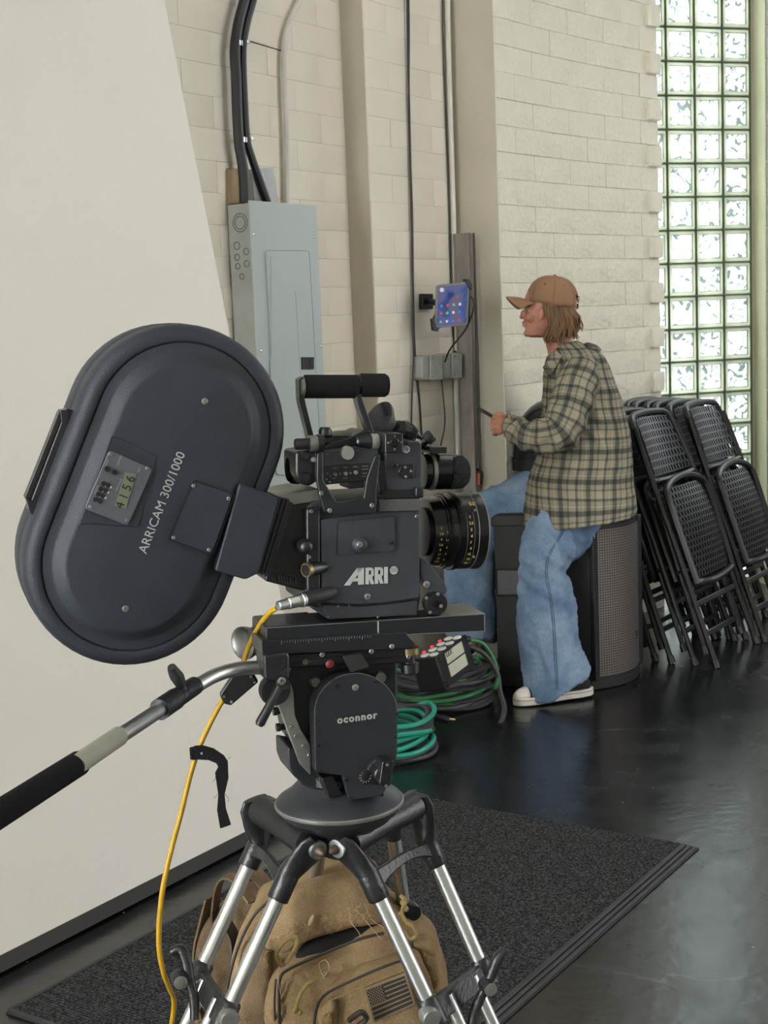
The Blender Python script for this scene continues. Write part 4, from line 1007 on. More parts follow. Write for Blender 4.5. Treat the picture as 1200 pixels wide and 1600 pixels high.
for i, (s, h) in enumerate((('2', 55), ('2.5', 56), ('3', 55.5), ('4', 56), ('7', 55), ('9', 56), ('12', 55), ('25', 56), ('30', 55))):
    on_lens(s, .48 - i * .165, h, .0052, 60.8)
for i, s in enumerate(('2', '2.8', '4', '5.6', '8', '11', '16', 'T22')):
    on_lens(s, .22 - i * .16, 12, .0045, 54)
for i, s in enumerate(('1', '1.4', '5', '7', '8')): on_lens(s, .1 - i * .22, 21, .004, 55)
for h in (50, 61):
    mb = MB(); pts = [LP0 + u * h * aL + (-w_ * cos(a) + v_ * sin(a)) * (60.9 * sL) for a in [-.9 + 1.5 * i / 14 for i in range(15)]]; mb.tube(pts, .00018, 4); mb.build('scale_line', M['tinyprint'], lens)
screws(lens, [(742, 797)], .0, 2); screws(lens, [(740, 870)], .0, 2)

# film magazine
mg = thing('film_magazine', 'large black oval film magazine with small display, tilted behind the camera body', 'film magazine', FC.P(300, 1040, .05))
ca, cb = FC.P(287, 673, .0), FC.P(206, 880, .0)
axm = (ca - cb).normalized(); side_ = axm.cross(FC.w).normalized()      # along the long axis, across it
if side_.dot(u) < 0: side_ = -side_
half = (ca - cb).length / 2; cm = (ca + cb) / 2; RM = 166 * FC.px(245, 777, 0)
def stad(r, w, n=30, hl=None):
    h = half if hl is None else hl
    pts = [cm + axm * h + (side_ * cos(t) + axm * sin(t)) * r for t in [pi * i / n for i in range(n + 1)]]
    pts += [cm - axm * h - (side_ * cos(t) + axm * sin(t)) * r for t in [pi * i / n for i in range(n + 1)]]
    return [p + FC.w * w for p in pts]
mb = MB()
prof = [(1.0, .118), (1.012, .112), (1.012, .062), (1.0, .058), (.99, .054)]
mb.loft([stad(RM * k_, w) for k_, w in prof]); mb.build('rear_shell', M['magbody'], mg, angle=50)
mb = MB()
prof = [(.985, .054), (1.0, .050), (1.0, .020), (.992, .010), (.97, .003), (.93, -.002), (.87, -.004), (.842, -.003), (.836, .001), (.828, .001), (.822, -.002), (.745, -.003), (.725, -.004), (.66, -.012), (.63, -.0155), (.60, -.0165)]
mb.loft([stad(RM * k_, w) for k_, w in prof]); mb.build('front_cover', M['magbody'], mg, angle=60)
def mpt(a, b, w): return cm + side_ * a + axm * b + FC.w * w
def mbox(mb_, pts, w0, w1, r=0):
    if r: pts = [(x, y) for x, y in rpoly([tuple(p) for p in pts], r)]
    f = [mpt(a, b, w0) for a, b in pts]; mb_.prism(f, [p + FC.w * (w1 - w0) for p in f])
def mloc(x, y, w=-.015):
    p = FC.P(x, y, w) - cm; return (p.dot(side_), p.dot(axm))
def mpart(name, m_, parent, pix, w0, w1, r=.002, bevel=.001, label=None):
    mb_ = MB(); mbox(mb_, [mloc(x, y, w0) for x, y in pix], w0, w1, r); return mb_.build(name, m_, parent, bevel=bevel, label=label)
# throat block reaching right to the camera
mpart('throat_cover', M['magbody'], mg, [(374, 755), (436, 778), (404, 896), (384, 906), (336, 892)], -.0182, .09, .004, .002)
for k_ in range(3):
    dx = k_ * 6.5; mpart('throat_rib', M['satin'], mg, [(436 + dx, 776 + dx * .3), (440 + dx, 777 + dx * .3), (404 + dx, 897 + dx * .3), (400 + dx, 896 + dx * .3)], -.012 + k_ * .003, .09, .0008, .0006)
    mpart('throat_step', M['magbody'], mg, [(438 + dx, 780 + dx * .3), (445 + dx, 782 + dx * .3), (410 + dx, 896 + dx * .3), (403 + dx, 893 + dx * .3)], -.006 + k_ * .003, .09, .0008, .0006)
mpart('access_plate', M['magbody'], mg, [(302, 750), (365, 772), (331, 867), (263, 842)], -.0185, -.014, .005, .001)
def mscrews(pts, w, r=3.0, parent=None):
    for x, y in pts:
        mb_ = MB(); p = FC.P(x, y, w); q = r * FC.px(x, y, w); mb_.lathe(p, -FC.w, [(0, q), (.001, q), (.0016, q * .75), (.0016, q * .4), (.0003, q * .38)], 12); mb_.build('screw', M['greymetal'], parent or mg)
def outline(name, pts, w, parent, P_=None, r=.0005):
    mb_ = MB(); mb_.tube([P_(x, y, w) for x, y in pts], r, 4, closed=True); mb_.build(name, M['blackplastic'], parent)
outline('plate_gap', rpoly([(301.5, 749), (366, 771.5), (331.5, 868), (262, 842.5)], 5), -.0187, mg, lambda x, y, w: mpt(*mloc(x, y), w), .0006)
outline('hatch_gap', rpoly([(527, 815), (618, 806), (618, 861), (527, 868)], 6), -.0054, fc, FC.P, .0005)
mscrews([(302, 759), (357, 779), (271, 840), (326, 859)], -.0188); mscrews([(320, 627), (196, 951)], -.0165, 5.2)
dp = mpart('display_mount', M['magbody'], mg, [(174, 680), (200, 690), (245, 712), (216, 824), (134, 818), (123, 822)], -.0175, -.006, .003, .0015)
dd = mpart('display_panel', mat('slate_display_panel', (84, 88, 95), .42, bs=.2, bscale=300), mg, [(171, 703), (239, 733), (200, 822), (132, 795)], -.0200, -.0165, .005, .0008, label='slate grey display panel')
mscrews([(172.5, 710), (230, 732), (141, 792), (198, 813)], -.0202, 3.0, dd)
ld = mpart('lcd', mat('lcd_grey_green', (112, 118, 96), .3), dd, [(196, 738), (213, 741), (197, 794), (180, 790)], -.0208, -.0198, .0008, 0, label='grey green liquid crystal display')
text('lcd_digits', '4 1 5 6', M['blackplastic'], ld, mpt(*mloc(195, 768), -.0212), axm, -side_, .0150, .0001, spacing=.95)
for i in range(2):
    for j in range(4):
        o_ = mloc(167 - j * 4.2 + i * 7 - 6, 757 + j * 8.2 + i * 2.5 - 2); q = mpt(o_[0], o_[1], -.020); mb_ = MB(); mb_.cyl(q, q - FC.w * .0012, .0030, n=12); mb_.build('sensor_hole', M['blackplastic'], dd)
        if j < 3: q2 = mpt(*mloc(167 - j * 4.2 + i * 7 - 2, 757 + j * 8.2 + i * 2.5 + 1), -.020); mb_ = MB(); mb_.cyl(q2, q2 - FC.w * .0008, .0016, n=8); mb_.build('sensor_dot', M['print'], dd)
for x, y in ((166.5, 732), (178, 737)):
    q = mpt(*mloc(x, y), -.020); mb_ = MB(); mb_.lathe(q, -FC.w, [(0, .0034), (.002, .0034), (.002, .002), (.001, .0018)], 14); mb_.build('small_button', M['satin'], dd)
M['panelprint'] = mat('panel_print', (150, 154, 156), .6)
for s_, x, y, z in (('RESET', 166, 722, .0032), ('BATTERY', 186, 718, .0030), ('FOOTAGE', 185, 757, .0032), ('SENSOR', 150, 764, .0030), ('TEST', 216, 734, .0028)):
    text('panel_text', s_, M['panelprint'], dd, mpt(*mloc(x, y), -.0206), axm, -side_, z, .0001)
text('model_lettering', 'ARRICAM 300/1000', M['print'], mg, mpt(*mloc(253, 785), -.0170), axm, -side_, .0152, .0003, label='pale grey lettering along the cover', spacing=1.0)
# carrying clip on the left edge
cl_ = MB(); mbox(cl_, [mloc(x, y, .02) for x, y in [(104, 638), (121, 644), (60, 806), (43, 797)]], .020, .055, .002)
cl_.build('latch_bar', M['satin'], mg, bevel=.002, label='black latch bar')
for pp in (((94, 641), (107, 640), (106, 664), (96, 660)), ((41, 779), (55, 783), (58, 806), (47, 802))):
    cl_ = MB(); mbox(cl_, [mloc(x, y, .02) for x, y in pp], .018, .05, .001); cl_.build('latch_hinge', M['satin'], mg, bevel=.0012)
cl_ = MB(); mbox(cl_, [mloc(x, y, .02) for x, y in [(93, 643), (101, 646), (47, 782), (39, 779)]], .026, .048, .001); cl_.build('latch_lever', M['satin'], mg, bevel=.0012)

# sliding base plate
bp_ = thing('sliding_plate', 'worn black sliding base plate clamped under the film camera', 'camera plate', FC.P(590, 1010, .03))
pl_ = part('slide', M['plate'], bp_, ([(416, 981), (757, 959), (757, 986), (416, 1001)], -.014, .062), bevel=.0012)
part('slide_top', M['plate_top'], bp_, ([(706, 962), (757, 958.5), (757, 961), (706, 965)], -.013, .061), bevel=.0006, label='worn grey end of the top')
part('slide_top', M['plate'], bp_, ([(418, 979.5), (505, 973), (505, 976), (418, 982)], -.013, .061), bevel=.0006)
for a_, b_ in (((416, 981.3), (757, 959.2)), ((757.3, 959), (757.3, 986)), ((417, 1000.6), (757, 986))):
    mb = MB(); mb.tube([FC.P(a_[0], a_[1], -.0138), FC.P(b_[0], b_[1], -.0138)], .00045, 5); mb.build('wear_glint_edge', M['greymetal'], bp_)
mb = MB(); mb.tube([FC.P(757.3, 959, -.0138), FC.P(757.3, 959, -.0138) + FC.w * .075], .0004, 5); mb.build('wear_glint_edge', M['greymetal'], bp_)
part('index_mark', M['print'], bp_, ([(590, 971), (592, 971), (592, 990), (590, 990)], -.0146, -.0138), bevel=0)
dv = part('dovetail', M['plate'], bp_, (rpoly([(408, 1001), (634, 988), (650, 1006), (644, 1013), (560, 1017), (410, 1024)], 2), -.020, .06), bevel=.0012)
mb = MB()
for i in range(34):
    x = 440 + i * 4.2; y = 1001.5 - (x - 440) * .062; l = 5.5 if i % 5 == 0 else 3
    FC.prism(mb, [(x, y), (x + .7, y), (x + .7, y + l), (x, y + l)], -.0206, -.0199)
o = mb.build('ruler_marks', M['tinyprint'], dv, smooth=False)
part('clamp_rail', M['satin'], bp_, (rpoly([(432, 1024), (640, 1012), (640, 1026), (434, 1036)], 2), -.014, .05))
screws(bp_, [(612, 1010), (580, 1018), (503, 1023)], -.0206, 4)

# ---- fluid head
FH = Fr(FC.O, rad(18), 0)
M['head'] = mat('crackle_black_head', (44, 46, 51), 0.44, c2=(32, 34, 38), vs=12, spec=.35, bs=.15, bscale=500, rvar=.06)
fh = thing('fluid_head', 'heavy black fluid head with rounded side plate and long pan handle, on the tripod', 'fluid head', FH.P(530, 1250, .05))
arch = [(556 + 65 * cos(a), 1113 - 61 * sin(a)) for a in [pi * i / 18 for i in range(19)]]
sp_ = arch + [(493, 1206), (536, 1212), (545, 1251), (598, 1244), (610, 1217), (619, 1185)]
sp_ = [(x, y) for x, y in reversed(sp_)]
hp = part('side_plate', M['head'], fh, (sp_, -.024, -.018), fr=FH, bevel=.0012)
part('side_housing', M['head'], fh, ([(x + (556 - x) * .02, y) for x, y in sp_], -.018, .012), fr=FH, bevel=.002)
mb = MB(); mb.tube([FH.P(x, y, -.0236) for x, y in list(reversed(arch))[6:] [::-1]][:13], .0004, 5); mb.build('wear_glint_edge', M['greymetal'], hp)  # pale tube paints the silver highlight along the arch rim
sq = lambda pts, d: screws(hp, pts, -.0242, d, fr=FH, m_=M['satin'])
sq([(527, 1072), (586, 1066), (497, 1128), (498, 1166), (501, 1204), (540, 1217), (549, 1248), (597, 1242), (618, 1150), (620, 1115), (608, 1214)], 2.6)
screws(hp, [(555, 1074)], -.0242, 5.4, fr=FH)
part('name_badge', M['satin'], hp, (rpoly([(524, 1121), (591, 1114), (592, 1122), (525, 1129)], 4), -.0252, -.0238), fr=FH, bevel=.0005)
text('maker_lettering', 'oconnor', M['print'], hp, FH.P(558, 1121.5, -.0254), FH.u * .998 + ZV * .01, ZV, .0128, .0006, spacing=1.18, bold=.0004)
knob('scale_dial', hp, 571, 1214, -.024, [(0, 11.5), (.0015, 11.5), (.002, 10.5)], M['satin'], fr=FH)
for i in range(9):
    a = 2.2 + i * .52; q = FH.P(571, 1214, -.0262); r_ = 8 * FH.px(571, 1214, 0)
    text('dial_digit', str(i + 1), M['print'], hp, q + FH.u * cos(a) * r_ + ZV * sin(a) * r_, FH.u * sin(a) - ZV * cos(a), FH.u * cos(a) + ZV * sin(a), .0040, .0001)
q = FH.P(592, 1205, -.0245); r_ = 20 * FH.px(592, 1205, 0)
mb = MB(); mb.lathe(q, -FH.w, [(0, r_ * 1.05), (.001, r_ * 1.05), (.0015, r_ * .98)], 32); mb.build('drag_ring', M['satin'], hp)
for i in range(15):
    a = .15 + i * .19; qq = FH.P(592, 1205, -.0262) + FH.u * cos(a) * r_ * .88 + ZV * sin(a) * r_ * .88
    text('dial_digit', str(i % 10), M['print'], hp, qq, FH.u * sin(a) - ZV * cos(a), FH.u * cos(a) + ZV * sin(a), .0032, .0001)
part('drag_lever', M['satin'], fh, (rpoly([(598, 1190), (616, 1189), (611, 1226), (604, 1232), (593, 1225)], 2), -.052, -.024), fr=FH, bevel=.0015)
screws(fh, [(603, 1228), (605, 1195)], -.0522, 2.4, fr=FH)
knob('drag_hub', fh, 592, 1205, -.024, [(0, 13), (.014, 13), (.016, 11)], M['satin'], fr=FH)
body_ = part('head_frame', M['head'], fh, (rpoly([(446, 1040), (621, 1030), (622, 1180), (604, 1216), (505, 1220), (462, 1165), (448, 1095)], 5), .014, .096), fr=FH, bevel=.003)
part('curved_guard', M['greymetal'], fh, (rpoly([(432, 1074), (455, 1068), (459, 1082), (461, 1118), (470, 1140), (485, 1164), (486, 1212), (470, 1196), (452, 1148), (434, 1098)], 4), .004, .013), fr=FH, bevel=.0012, label='curved grey metal guard')
screws(fh, [(455, 1136), (462, 1150), (474, 1165), (483, 1180)], .003, 3.2, fr=FH, name='rivet')
for x, y in ((441, 1110), (446, 1135)): knob('lock_knob', fh, x, y, .03, [(0, 5), (.006, 5), (.007, 6.5), (.012, 6.5)], M['satin'], fr=FH, axis=-FH.u, n=12)
part('top_platform', M['satin'], fh, (rpoly([(418, 1030), (640, 1018), (640, 1036), (450, 1044), (420, 1044)], 3), -.012, .08), fr=FH, bevel=.002)
for x, y, r in ((491, 1064, 8.5), (592, 1057, 9.5)): knob('pivot_cap', fh, x, y, .014, [(0, r), (.006, r), (.008, r - 1.5)], M['greymetal'], fr=FH, label='pale grey round cap')
kr = knob('red_knob', fh, 513, 1036, -.012, [(0, 5), (.004, 6.5), (.008, 6.5), (.010, 4)], M['red'], fr=FH, label='small red knob'); screws(kr, [(513, 1036)], -.023, 2.6, fr=FH)
screws(fh, [(477, 1034)], -.0125, 5, fr=FH)
part('lock_arm', M['satin'], fh, (rpoly([(482, 1032), (540, 1027), (540, 1036), (484, 1041)], 3), -.018, -.012), fr=FH)
part('latch_flap', M['softblack'], fh, (rpoly([(536, 1026), (565, 1022), (577, 1042), (549, 1051)], 2), -.030, -.024), fr=FH, bevel=.001)
p = FH.P(639, 1010, -.004); s_ = FH.px(639, 1010, 0)
mb = MB(); mb.lathe(p, -ZV, [(0, 14 * s_), (.001, 16 * s_), (.009, 16 * s_), (.010, 14 * s_)], 28); mb.build('brass_wheel', M['brass'], fh, label='aged brass thumb wheel')
mb = MB(); mb.lathe(p - ZV * .010, -ZV, [(0, 9 * s_), (.011, 9 * s_), (.012, 14.5 * s_), (.023, 14.5 * s_), (.025, 12 * s_)], 28); mb.build('lower_wheel', M['satin'], fh)
screws(fh, [(638, 1026)], -.016, 3.6, fr=FH)
DC = FH.P(530, 1250, .048)                   # centre of the round base
mb = MB(); mb.lathe(DC, ZV, [(-.014, .076), (-.004, .082), (.0, .083), (.004, .081), (.014, .066), (.024, .056), (.030, .050)], 56); mb.build('base_dish', M['head'], fh)
mb = MB(); mb.lathe(DC, ZV, [(-.0045, .0832), (-.003, .0842), (.000, .0842), (.0012, .0832)], 56); mb.build('silver_rim', M['greymetal'], fh, label='worn silver rim')
mb = MB(); mb.lathe(DC, ZV, [(.028, .042), (.031, .047), (.040, .046), (.043, .040), (.100, .040)], 40); mb.build('pan_bearing', M['head'], fh)
part('turret', M['head'], fh, (rpoly([(450, 1168), (470, 1172), (505, 1215), (505, 1236), (476, 1228), (458, 1212), (451, 1195)], 4), .020, .085), fr=FH, bevel=.003)
part('pan_lock', M['satin'], fh, (rpoly([(502, 1216), (520, 1212), (536, 1242), (514, 1248)], 3), -.012, .01), fr=FH, bevel=.0015)
text('base_digits', '65', M['tinyprint'], fh, FH.P(497, 1219, -.008), FH.u, ZV, .007, .0001)
# pan handle and its mount
part('handle_mount', M['casting'], fh, (rpoly([(412, 1024), (448, 1019), (453, 1024), (453, 1060), (440, 1070), (413, 1062)], 5), -.030, .012), fr=FH, bevel=.003)
knob('mount_disc', fh, 427, 1076, -.004, [(0, 24), (.008, 25), (.012, 22)], M['casting'], fr=FH, n=32)
H = [aty(x, y, Y) for x, y, Y in ((452, 1041, 1.72), (412, 1043, 1.71), (372, 1045, 1.695), (337, 1055, 1.67), (305, 1073, 1.635), (277, 1091, 1.60), (215, 1132, 1.50), (152, 1173, 1.415))]
mb = MB(); mb.tube(catmull(H, 5), .0086, 20); mb.build('pan_handle_tube', M['alu'], fh, label='bright metal pan handle tube')
def seg_(a, b, t0, t1): return a + (b - a) * t0, a + (b - a) * t1
q0, q1 = aty(305, 1071, 1.635), aty(249, 1109, 1.555); mb = MB(); mb.lathe(q0, q1 - q0, [(0, .0095), (.001, .0112), ((q1 - q0).length * .55, .0114), ((q1 - q0).length * .56, .0125), ((q1 - q0).length, .0125)], 22); hc = mb.build('handle_collar', M['casting'], fh)
q0 = aty(284, 1076, 1.60); mb = MB(); mb.tube(catmull([q0, aty(279, 1062, 1.595), aty(272, 1050, 1.59), aty(268, 1042, 1.585)], 4), [.0065, .0055, .006, .007, .0075, .008, .008, .0075, .007, .0065, .006, .0055, .005], 10); mb.build('wing_knob', M['softblack'], hc)
q0, q1 = aty(186, 1150, 1.462), aty(118, 1196, 1.37); mb = MB(); mb.lathe(q0, q1 - q0, [(0, .0088), (.0005, .0106), ((q1 - q0).length, .0108)], 22); mb.build('clear_sleeve', mat('cloudy_clear_sleeve', (160, 160, 145), .35, c2=(140, 140, 124), vs=30), fh, label='cloudy clear sleeve')
q0, q1 = aty(124, 1192, 1.385), aty(-60, 1309, 1.165); mb = MB(); mb.lathe(q0, q1 - q0, [(0, .0108), (.002, .0128), ((q1 - q0).length, .0130)], 26); mb.build('foam_grip', M['foam'], fh, label='black foam grip')
knob('lever_hub', fh, 440, 1065, -.030, [(0, 9.5), (.010, 9.5), (.012, 8.5)], M['casting'], fr=FH); screws(fh, [(440, 1064)], -.0425, 6.5, fr=FH)
q0, q1 = FH.P(439, 1070, -.036), FH.P(404, 1134, -.046); mb = MB(); mb.tube([q0, q0 * .5 + q1 * .5, q1 + (q0 - q1) * .06, q1], [.0052, .0056, .0062, .0040], 14); mb.build('lock_lever', M['casting'], fh)
p = FH.P(388, 1003, .085); mb = MB(); mb.lathe(p, -FH.w * .5 - FH.u * .86, [(0, .020), (.006, .0215), (.010, .0215), (.012, .018), (.010, .014)], 30); mb.lathe(p, FH.w * .5 + FH.u * .86, [(0, .018), (.05, .016)], 20); mb.build('rosette_mount', M['greymetal'], fh, label='grey far side handle mount')

# ================================================================== tripod
tp = thing('tripod', 'heavy black and silver twin-tube tripod that carries the fluid head', 'tripod', (DC.x, DC.y, 0))
TC = DC - ZV * .014
mb = MB(); mb.lathe(TC, ZV, [(-.060, .020), (-.052, .034), (-.034, .042), (-.018, .052), (-.010, .066), (.0, .074)], 44); mb.build('bowl', M['casting'], tp)
def tt(name, pts, r, m_, parent=tp, n=14, label=None, k=5):
    mb = MB(); mb.tube(catmull(pts, k) if k else pts, r, n); return mb.build(name, m_, parent, label=label)
def leg(tag, pn, pf, tn, tf, bn, bf, side, far=False):
    """pn/pf hinge pins near and far, tn/tf socket ends, bn/bf clamp points; all world points"""
    # cross casting from pin to pin
    mb = MB(); a = (pf - pn).normalized()
    if tag != 'back':
        mb.lathe(pn + a * .006, pf - pn, [(0, .014), (.004, .0195), ((pf - pn).length * .5, .0175), ((pf - pn).length - .014, .0195), ((pf - pn).length - .012, .014)], 22)
        mb.tube([pn * .62 + pf * .38, TC * .55 + (pn + pf) * .225 - ZV * .02, TC - ZV * .03], [.014, .018, .024], 14)
    else: mb.lathe(pn, pf - pn, [(0, .0125), ((pf - pn).length, .0125)], 18)
    mb.build('hinge_casting', M['casting'], tp, angle=50)
    axis = a
    L_ = None
    for P, T, B, sgn in ((pn, tn, bn, -1), (pf, tf, bf, 1)):
        # clevis: a flattened arm from the pin to the socket
        d = (B - T).normalized(); out = axis * sgn * .0
        top = P + axis * sgn * .004
        st = T - d * .030                      # socket top
        perp = axis
        mb = MB(); nrm = perp; rings = []
        path_ = [top - (st - top).normalized() * .012, top, top * .5 + st * .5 + (top - st).cross(axis).normalized() * 0, st, st + d * .012]
        for i, q in enumerate(path_):
            t_ = (path_[min(i + 1, 4)] - path_[max(i - 1, 0)]).normalized(); s1 = (axis - t_ * axis.dot(t_)).normalized(); s2 = t_.cross(s1)
            w1 = (.0060, .0078, .0090, .0138, .0146)[i]; w2 = (.018, .0240, .0210, .0155, .0146)[i]
            rings.append([q + s1 * cos(x) * w1 + s2 * sin(x) * w2 for x in [2 * pi * k_ / 18 for k_ in range(18)]])
        mb.loft(rings); sk = mb.build('clevis', M['casting'], tp, angle=60)
        mb = MB(); mb.lathe(st, d, [(0, .0130), (.004, .0142), (.036, .0144), (.038, .0130)], 22); mb.build('socket', M['casting'], tp)
        mb = MB(); q = st + d * .022 - FH.w * .0125 + FH.u * .004; mb.cyl(q, q - FH.w * .002, .0028, n=10); mb.build('grub_screw', M['satin'], sk)
        if tag != 'back' and sgn == -1:
            mb = MB(); q = top + axis * sgn * .0085; mb.lathe(q, axis * sgn, [(-.003, .0122), (.0025, .0122), (.003, .009)], 24); mb.build('washer', M['alu'], sk, label='bright washer')
            mb = MB(); mb.lathe(q, axis * sgn, [(0, .0065), (.006, .0065), (.011, .0048), (.014, .002)], 12); mb.build('hinge_bolt', mat('rusty_bolt_' + tag, (96, 82, 72), .5, .6), sk)
        # upper tube
        mb = MB(); mb.cyl(T - d * .005, B + d * .02, .0100, n=22); L_ = mb.build('leg_tube', M['alu'], tp, label='bright aluminium tube')
    # web between the two sockets
    dn = (bn - tn).normalized(); df = (bf - tf).normalized()
    s0, s1 = tn - dn * .012, tf - df * .012; mid = (s0 + s1) / 2 + ZV * .014
    mb = MB(); pts = catmull([s0, s0 * .7 + mid * .3 + ZV * .004, mid, s1 * .7 + mid * .3 + ZV * .004, s1], 4); rings = []
    dv_ = (dn + df).normalized(); cr = (s1 - s0).cross(dv_).normalized()
    for i, q in enumerate(pts):
        t_ = i / (len(pts) - 1); h = .0065 + .010 * abs(2 * t_ - 1) ** 2
        rings.append([q + dv_ * h * cy_ + cr * .0055 * cx_ for cx_, cy_ in ((-1, -1), (1, -1), (1, 1), (-1, 1))])
    mb.loft(rings); mb.build('yoke_web', M['casting'], tp, bevel=.0015)
    # mid clamp, lower tubes, foot
    dn2 = (dn + df).normalized()
    for B, d in ((bn, dn), (bf, df)):
        mb = MB(); mb.lathe(B - d * .004, d, [(0, .0118), (.003, .0140), (.036, .0145), (.039, .0120)], 22); mb.build('tube_clamp', M['casting'], tp)
    mb = MB(); mb.box((bn + bf) / 2 + dn2 * .018, (bf - bn) * .5, dn2 * .016, cr * .0065); mb.build('clamp_bridge', M['casting'], tp, bevel=.003)
    la_, lb_ = bn + (bf - bn) * .30 + dn2 * .01, bf - (bf - bn) * .22 + dn2 * .01
    lows = []
    for q, d in ((la_, dn), (lb_, df)):
        k_ = (q.z - .015) / -dn2.z; e = q + dn2 * k_
        mb = MB(); mb.cyl(q, e, .0084, n=20); mb.build('lower_tube', M['alu'], tp, label='bright aluminium tube'); lows.append(e)
    mb = MB(); mb.box((lows[0] + lows[1]) / 2 + ZV * .012, (lows[1] - lows[0]) * .75, cr * .014, ZV * .018)
    mb.build('foot', M['casting'], tp, bevel=.004)
    return dn2, cr, axis
PN = [aty(488, 1322, 1.735), aty(402, 1262, 1.84)]
l_dn, l_cr, l_ax = leg('left', PN[0], PN[1], aty(437, 1397, 1.73), aty(391, 1346, 1.84), aty(360, 1568, 1.69), aty(318, 1508, 1.79), -1)
PR = [aty(537, 1320, 1.735), aty(652, 1256, 1.855)]
r_dn, r_cr, r_ax = leg('right', PR[0], PR[1], aty(589, 1396, 1.735), aty(680, 1344, 1.86), aty(667, 1562, 1.715), aty(749, 1502, 1.84), 1)
PB = [aty(424, 1262, 1.93), aty(638, 1255, 1.95)]
b_dn, b_cr, b_ax = leg('back', PB[0], PB[1], aty(500, 1322, 1.97), aty(614, 1300, 1.97), aty(484, 1440, 2.03), aty(632, 1424, 2.03), 1, True)
def tie_lever(pts, c, r, fr=FH):
    """wing lever with its hub; pts: (pixel x, y, Y, radius)"""
    P = [aty(x, y, Y) for x, y, Y, q in pts]; cp = catmull(P, 4); rr_ = []
    for i in range(len(cp)):
        t_ = i / 4; k_ = min(int(t_), len(pts) - 2); f = t_ - k_; rr_.append(pts[k_][3] * (1 - f) + pts[k_ + 1][3] * f)
    mb = MB(); mb.tube(cp, rr_, 12); o = mb.build('tie_lever', M['casting'], tp)
    q = aty(*c); mb = MB(); mb.lathe(q + fr.w * .014, -fr.w, [(0, r * 1.15), (.014, r * 1.15), (.020, r)], 22); mb.build('lever_hub', M['casting'], o)
    mb = MB(); mb.lathe(q - fr.w * .006, -fr.w, [(0, r * .98), (.0015, r * .98), (.002, r * .8)], 22); mb.build('hub_disc', M['greymetal'], o, label='worn metal disc on the hub')
tie_lever([(789, 1484, 1.775, .0060), (777, 1500, 1.77, .0078), (764, 1532, 1.765, .0070), (752, 1556, 1.76, .0066), (742, 1580, 1.755, .0072), (738, 1602, 1.75, .0078)], (764, 1543, 1.755), .0088)
tie_lever([(268, 1488, 1.74, .0058), (283, 1484, 1.74, .0074), (292, 1506, 1.735, .0074), (296, 1530, 1.73, .0072), (303, 1560, 1.725, .0066), (304, 1592, 1.72, .0060)], (281, 1532, 1.72), .0088)
for px_, py_, Y_ in ((732, 1548, 1.79), (312, 1548, 1.76)):
    q = aty(px_, py_, Y_); mb = MB(); mb.lathe(q, FH.w * .5 - FH.u * .4, [(0, .013), (.003, .0135), (.006, .013)], 22); mb.build('clamp_ring', M['greymetal'], tp)
for px_, py_, Y_ in ((673, 1590, 1.695), (358, 1592, 1.672), (645, 1425, 2.0)):
    q = aty(px_, py_, Y_); mb = MB(); mb.lathe(q + FH.w * .012, -FH.w, [(0, .0125), (.016, .0125), (.018, .011), (.0182, .0001)], 22); mb.build('side_disc', M['greymetal'] if px_ != 645 else M['casting'], tp, label='round metal disc on the clamp')

# ================================================================== yellow cable, its clip and strap
p0, p1 = FC.P(434, 947, -.032), FC.P(517, 926, -.004); d_ = (p1 - p0).normalized(); ln = (p1 - p0).length
yc = thing('camera_cable', 'yellow cable with ribbed metal plug, hanging from the film camera to the floor', 'cable', onz(248, 2160))
yc_pts = [(433, 950, 1.70), (421, 958, 1.71), (405, 978, 1.725), (392, 1003, 1.74), (382, 1030, 1.75), (374, 1060, 1.75), (347, 1096, 1.74), (318, 1152, 1.73), (299, 1205, 1.725), (283, 1270, 1.72), (267, 1330, 1.715), (255, 1385, 1.71),
          (249, 1438, 1.71), (249, 1485, 1.715), (256, 1521, 1.73), (264, 1543, 1.76), (272, 1570, 1.80), (262, 1640, 1.83), (250, 1760, 1.84), (246, 1900, 1.80), (250, 2040, 1.76)]
YP = [aty(*p) for p in yc_pts]; e_ = YP[-1].copy(); e_.z = .006; YP.append(e_); YP.append(e_ + V((-.12, -.08, 0))); YP.append(e_ + V((-.30, -.05, 0)))
mb = MB(); mb.tube(catmull(YP, 6), .0034, 12); mb.build('cable_jacket', M['yellow'], yc)
mb = MB(); mb.lathe(p0, d_, [(0, .0035), (.001, .0058), (.012, .0066), (.0125, .0058), (.014, .0058), (.0145, .0068)] + [(.015 + i * .0016 + (.0008 if j else 0), .0068 if j else .0074) for i in range(9) for j in (0, 1)] + [(.0300, .0078), (.034, .0082), (.0345, .0090), (.039, .0090), (.0395, .0075)], 26)
mb.build('metal_plug', M['alu'], yc, label='ribbed silver plug')
mb = MB(); mb.lathe(p0 + d_ * .038, d_, [(0, .0085), (.004, .0095), (ln * .55, .0080), (ln - .030, .0030)], 20); mb.build('plug_boot', M['softblack'], yc)
ck = Fr(aty(372, 1080, 1.745), rad(8))
cp_ = thing('cable_clip', 'flat black six-sided clip on the yellow cable below the pan handle', 'clip', ck.P(355, 1103, 0))
part('clip_plate', M['satin'], cp_, (rpoly([(343, 1086), (362, 1057), (394, 1050), (404, 1066), (361, 1103), (350, 1100)], 3), -.010, .003), fr=ck, bevel=.002)
screws(cp_, [(350, 1088), (392, 1057), (362, 1097), (398, 1066)], -.0103, 2.2, fr=ck)
sk_ = Fr(aty(330, 1200, 1.72), rad(5)); mb = MB()
out1 = [(299, 1170), (304, 1166), (316, 1165), (334, 1170), (350, 1181), (356, 1190), (357, 1216), (351, 1242), (353, 1264), (361, 1289)]
